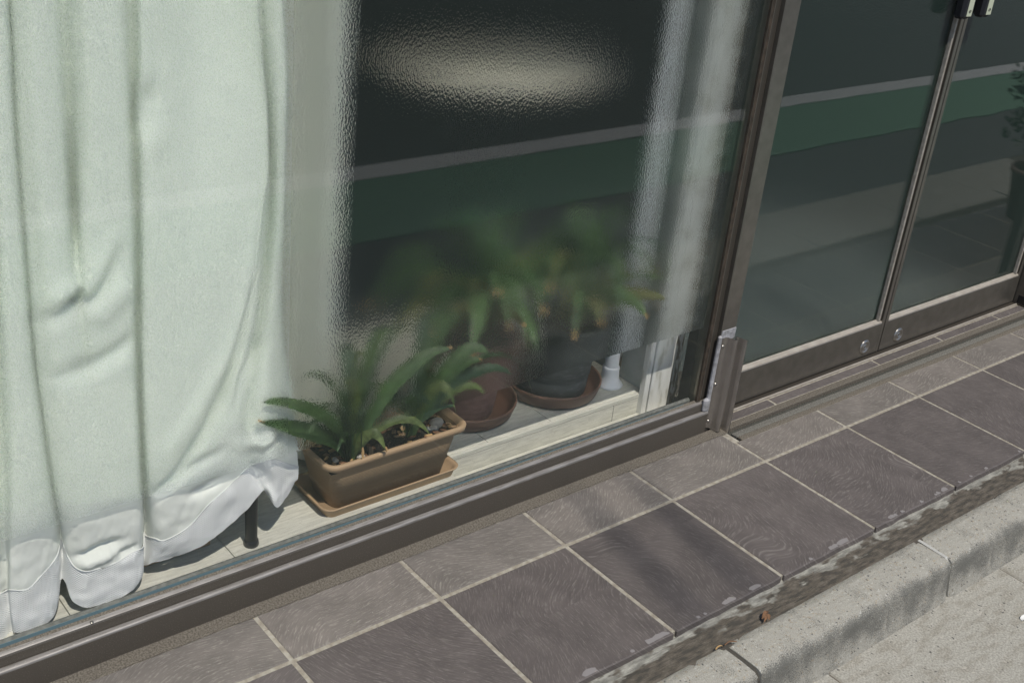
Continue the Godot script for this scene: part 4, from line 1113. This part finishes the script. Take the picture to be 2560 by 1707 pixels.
func strap_plant(called: String, label: String, bases: Array, tips: Array, extra := 0, reach := 0.15, group := "") -> void:
	var t := thing(called, label, "plant", bases[0], group)
	var k := 0
	var r := RandomNumberGenerator.new()
	r.seed = 31 + extra
	for i in extra:
		var a := TAU * (i * 0.618)
		var d := reach * r.randf_range(0.45, 1.05)
		var slim := reach < 0.2
		tips.append([bases[0].x + cos(a) * d, bases[0].y + (r.randf_range(0.02, 0.1) if slim else r.randf_range(0.03, 0.15)), maxf(bases[0].z + sin(a) * d * 0.72, -9.0) if sin(a) < 0 or not slim else minf(bases[0].z + sin(a) * d * 0.5, -0.2), r.randf_range(0.1, 0.24) * (0.7 if slim else 1.0), r.randf_range(0.016, 0.024) if slim else r.randf_range(0.022, 0.034), r.randf_range(-0.5, 0.5), r.randi() % 3 if i % 5 else 3, 0])
	for e in tips:
		var b: Vector3 = bases[e[7]] - bases[0] + Vector3(0.006 * sin(k * 2.4), 0, 0.006 * cos(k * 2.4))
		var tip = Vector3(e[0], e[1], e[2]) - bases[0]
		var out = tip - b
		var peak: float = e[3]      # height of the arch over the base
		var c1 := b + Vector3(out.x * 0.18, peak * 0.75, out.z * 0.18)
		var c2 := b + Vector3(out.x * 0.72, peak * 1.12, out.z * 0.72)
		var lf := part("leaf", leaf(b, c1, c2, tip, e[4] * (0.95 if reach < 0.2 else 1.2), 0.3, Vector3(0.1, 0.9, -0.45) if e[2] > -0.235 else Vector3.ZERO, e[5] * 0.3), M[("leaf%d" if reach < 0.2 else "pot_leaf%d") % int(e[6])], t)
		if k % 4 == 1:
			var q := b.bezier_interpolate(c1, c2, tip, 0.93)
			part("dry_tip", leaf(q + (tip - q) * 0.3, q + (tip - q) * 0.6, tip, tip + (tip - q) * 0.25, e[4] * 0.4, 0.5), M.dry, lf)
		k += 1

func pot(called: String, label: String, at: Vector3, prof: Array, m: Material, rim_y: float, rim_r: float) -> void:
	var p := thing(called, label, "pot", at)
	part("body", lathe(prof, 56), m, p)
	part("rim", lathe([Vector2(rim_r - 0.002, rim_y - 0.022), Vector2(rim_r + 0.005, rim_y - 0.02), Vector2(rim_r + 0.006, rim_y), Vector2(rim_r, rim_y + 0.003), Vector2(rim_r - 0.006, rim_y), Vector2(rim_r - 0.008, rim_y - 0.03)], 56), m, p)
	part("soil", mound(rim_r - 0.007, rim_r - 0.007, rim_y - 0.02, 8, true), M.soil, p)

func saucer(label: String, at: Vector3, r: float) -> void:
	var s := thing("saucer", label, "saucer", at, "brown saucers under the pots")
	part("dish", lathe([Vector2(0, 0.0005), Vector2(r * 0.86, 0.0005), Vector2(r * 0.93, 0.008), Vector2(r * 0.985, 0.028)], 64), M.saucer, s)
	part("rim", lathe([Vector2(r * 0.985, 0.028), Vector2(r, 0.033), Vector2(r * 1.0, 0.0365), Vector2(r * 0.975, 0.038), Vector2(r * 0.955, 0.035), Vector2(r * 0.9, 0.012), Vector2(r * 0.82, 0.006), Vector2(0, 0.006)], 64), M.saucer, s)

func build_shrub() -> void:
	# stands on the pavement beyond the doors; the door glass mirrors it
	var s := thing("potted_shrub", "potted evergreen shrub mirrored at the far edge of the right door", "shrub", Vector3(3.42, 0, 0.16))
	part("pot", lathe([Vector2(0, 0.001), Vector2(0.08, 0.001), Vector2(0.105, 0.17), Vector2(0.112, 0.17), Vector2(0.112, 0.19), Vector2(0.1, 0.19), Vector2(0.098, 0.165), Vector2(0, 0.165)], 28), M.saucer, s)
	part("trunk", done(tube([Vector3(0, 0.16, 0), Vector3(0.01, 0.3, 0.01), Vector3(-0.01, 0.5, 0)], 0.012, 7)), M.bark0, s)
	var st := st_new(-1)
	var r := RandomNumberGenerator.new()
	r.seed = 12
	for i in 2600:
		var d := Vector3(r.randfn(), r.randfn(), r.randfn()).normalized() * pow(r.randf(), 0.4)
		var p := Vector3(d.x * 0.19, 0.5 + d.y * 0.3, d.z * 0.16) + 0.03 * Vector3(sin(d.y * 14), sin(d.x * 13), cos(d.y * 11))
		var u := Vector3(r.randfn(), r.randfn(), r.randfn()).normalized() * 0.014
		var w := u.cross(Vector3(r.randfn(), r.randfn(), r.randfn()).normalized()).normalized() * 0.007
		quad(st, p - u, p - w, p + u, p + w)
	tag(part("foliage", done(st), M.leaf0, s), "", "", "", "stuff")

# ------------------------------------------------------------------ overhead
func build_overhead() -> void:
	# added rods on a wire: their shadows stand in for bands in reflected sunlight
	for e in [[-0.125, "slim rod added to shade the tiles, the one nearer the curtain"], [0.025, "slim rod added to shade the tiles, the one nearer the doors"]]:
		var o := thing("shadow_rod", e[1], "shadow rod", Vector3(e[0], 7.9, 4.89), "added rods that shade the tiles")
		part("sleeve", lathe([Vector2(0, 0.0), Vector2(0.009, 0.01), Vector2(0.0125, 0.08), Vector2(0.0135, 0.4), Vector2(0.012, 0.66), Vector2(0.008, 0.73), Vector2(0.0, 0.74)], 18), M.black_plastic, o)
		part("hook", done(tube([Vector3(0, 0.73, 0), Vector3(0.006, 0.755, 0), Vector3(0, 0.775, 0)], 0.004, 6)), M.chrome, o)
	var path := []
	for i in 25: path.append(Vector3(-12.0 + i, 8.67 + 0.0007 * pow(i - 12.0, 2), 4.89))
	tag(part("added_wire", done(tube(path, 0.004, 6)), M.black, self), "thin wire added over the street to hold the shadow rods", "wire")

func _ready() -> void:
	# camera
	var cam := Camera3D.new()
	cam.name = "camera"
	cam.position = Vector3(-0.766395, 1.373242, 1.322428)
	cam.rotation = Vector3(-0.462591, -0.724938, 0.107037)
	cam.fov = 32.08746
	cam.near = 0.05
	cam.far = 400.0
	add_child(cam)
	# sky
	var env := Environment.new()
	env.background_mode = Environment.BG_SKY
	var sm := ProceduralSkyMaterial.new()
	sm.sky_top_color = Color(0.38, 0.5, 0.68)
	sm.sky_horizon_color = Color(0.72, 0.76, 0.8)
	sm.sky_curve = 0.2
	sm.ground_bottom_color = Color(0.3, 0.3, 0.3)
	sm.ground_horizon_color = Color(0.5, 0.5, 0.5)
	sm.sky_energy_multiplier = 1.0
	var sky := Sky.new()
	sky.sky_material = sm
	env.sky = sky
	env.tonemap_mode = Environment.TONE_MAPPER_LINEAR
	env.tonemap_exposure = 0.95
	env.sdfgi_enabled = true
	env.ssao_enabled = true
	env.ssil_enabled = true
	var we := WorldEnvironment.new()
	we.name = "world"
	we.environment = env
	add_child(we)
	# sun: high, from the street and a little from the left
	var sun := DirectionalLight3D.new()
	sun.name = "sun"
	sun.light_energy = 1.15
	sun.light_color = Color(1.0, 0.97, 0.92)
	sun.light_angular_distance = 0.5
	sun.shadow_enabled = true
	add_child(sun)
	sun.look_at_from_position(Vector3(-0.1, 1.0, 0.581) * 10.0, Vector3.ZERO)
	rng.seed = 4
	make_materials()
	build_street()
	build_facade()
	build_window()
	build_display()
	build_doors()
	build_curtain()
	build_plants()
	build_overhead()
	build_shrub()
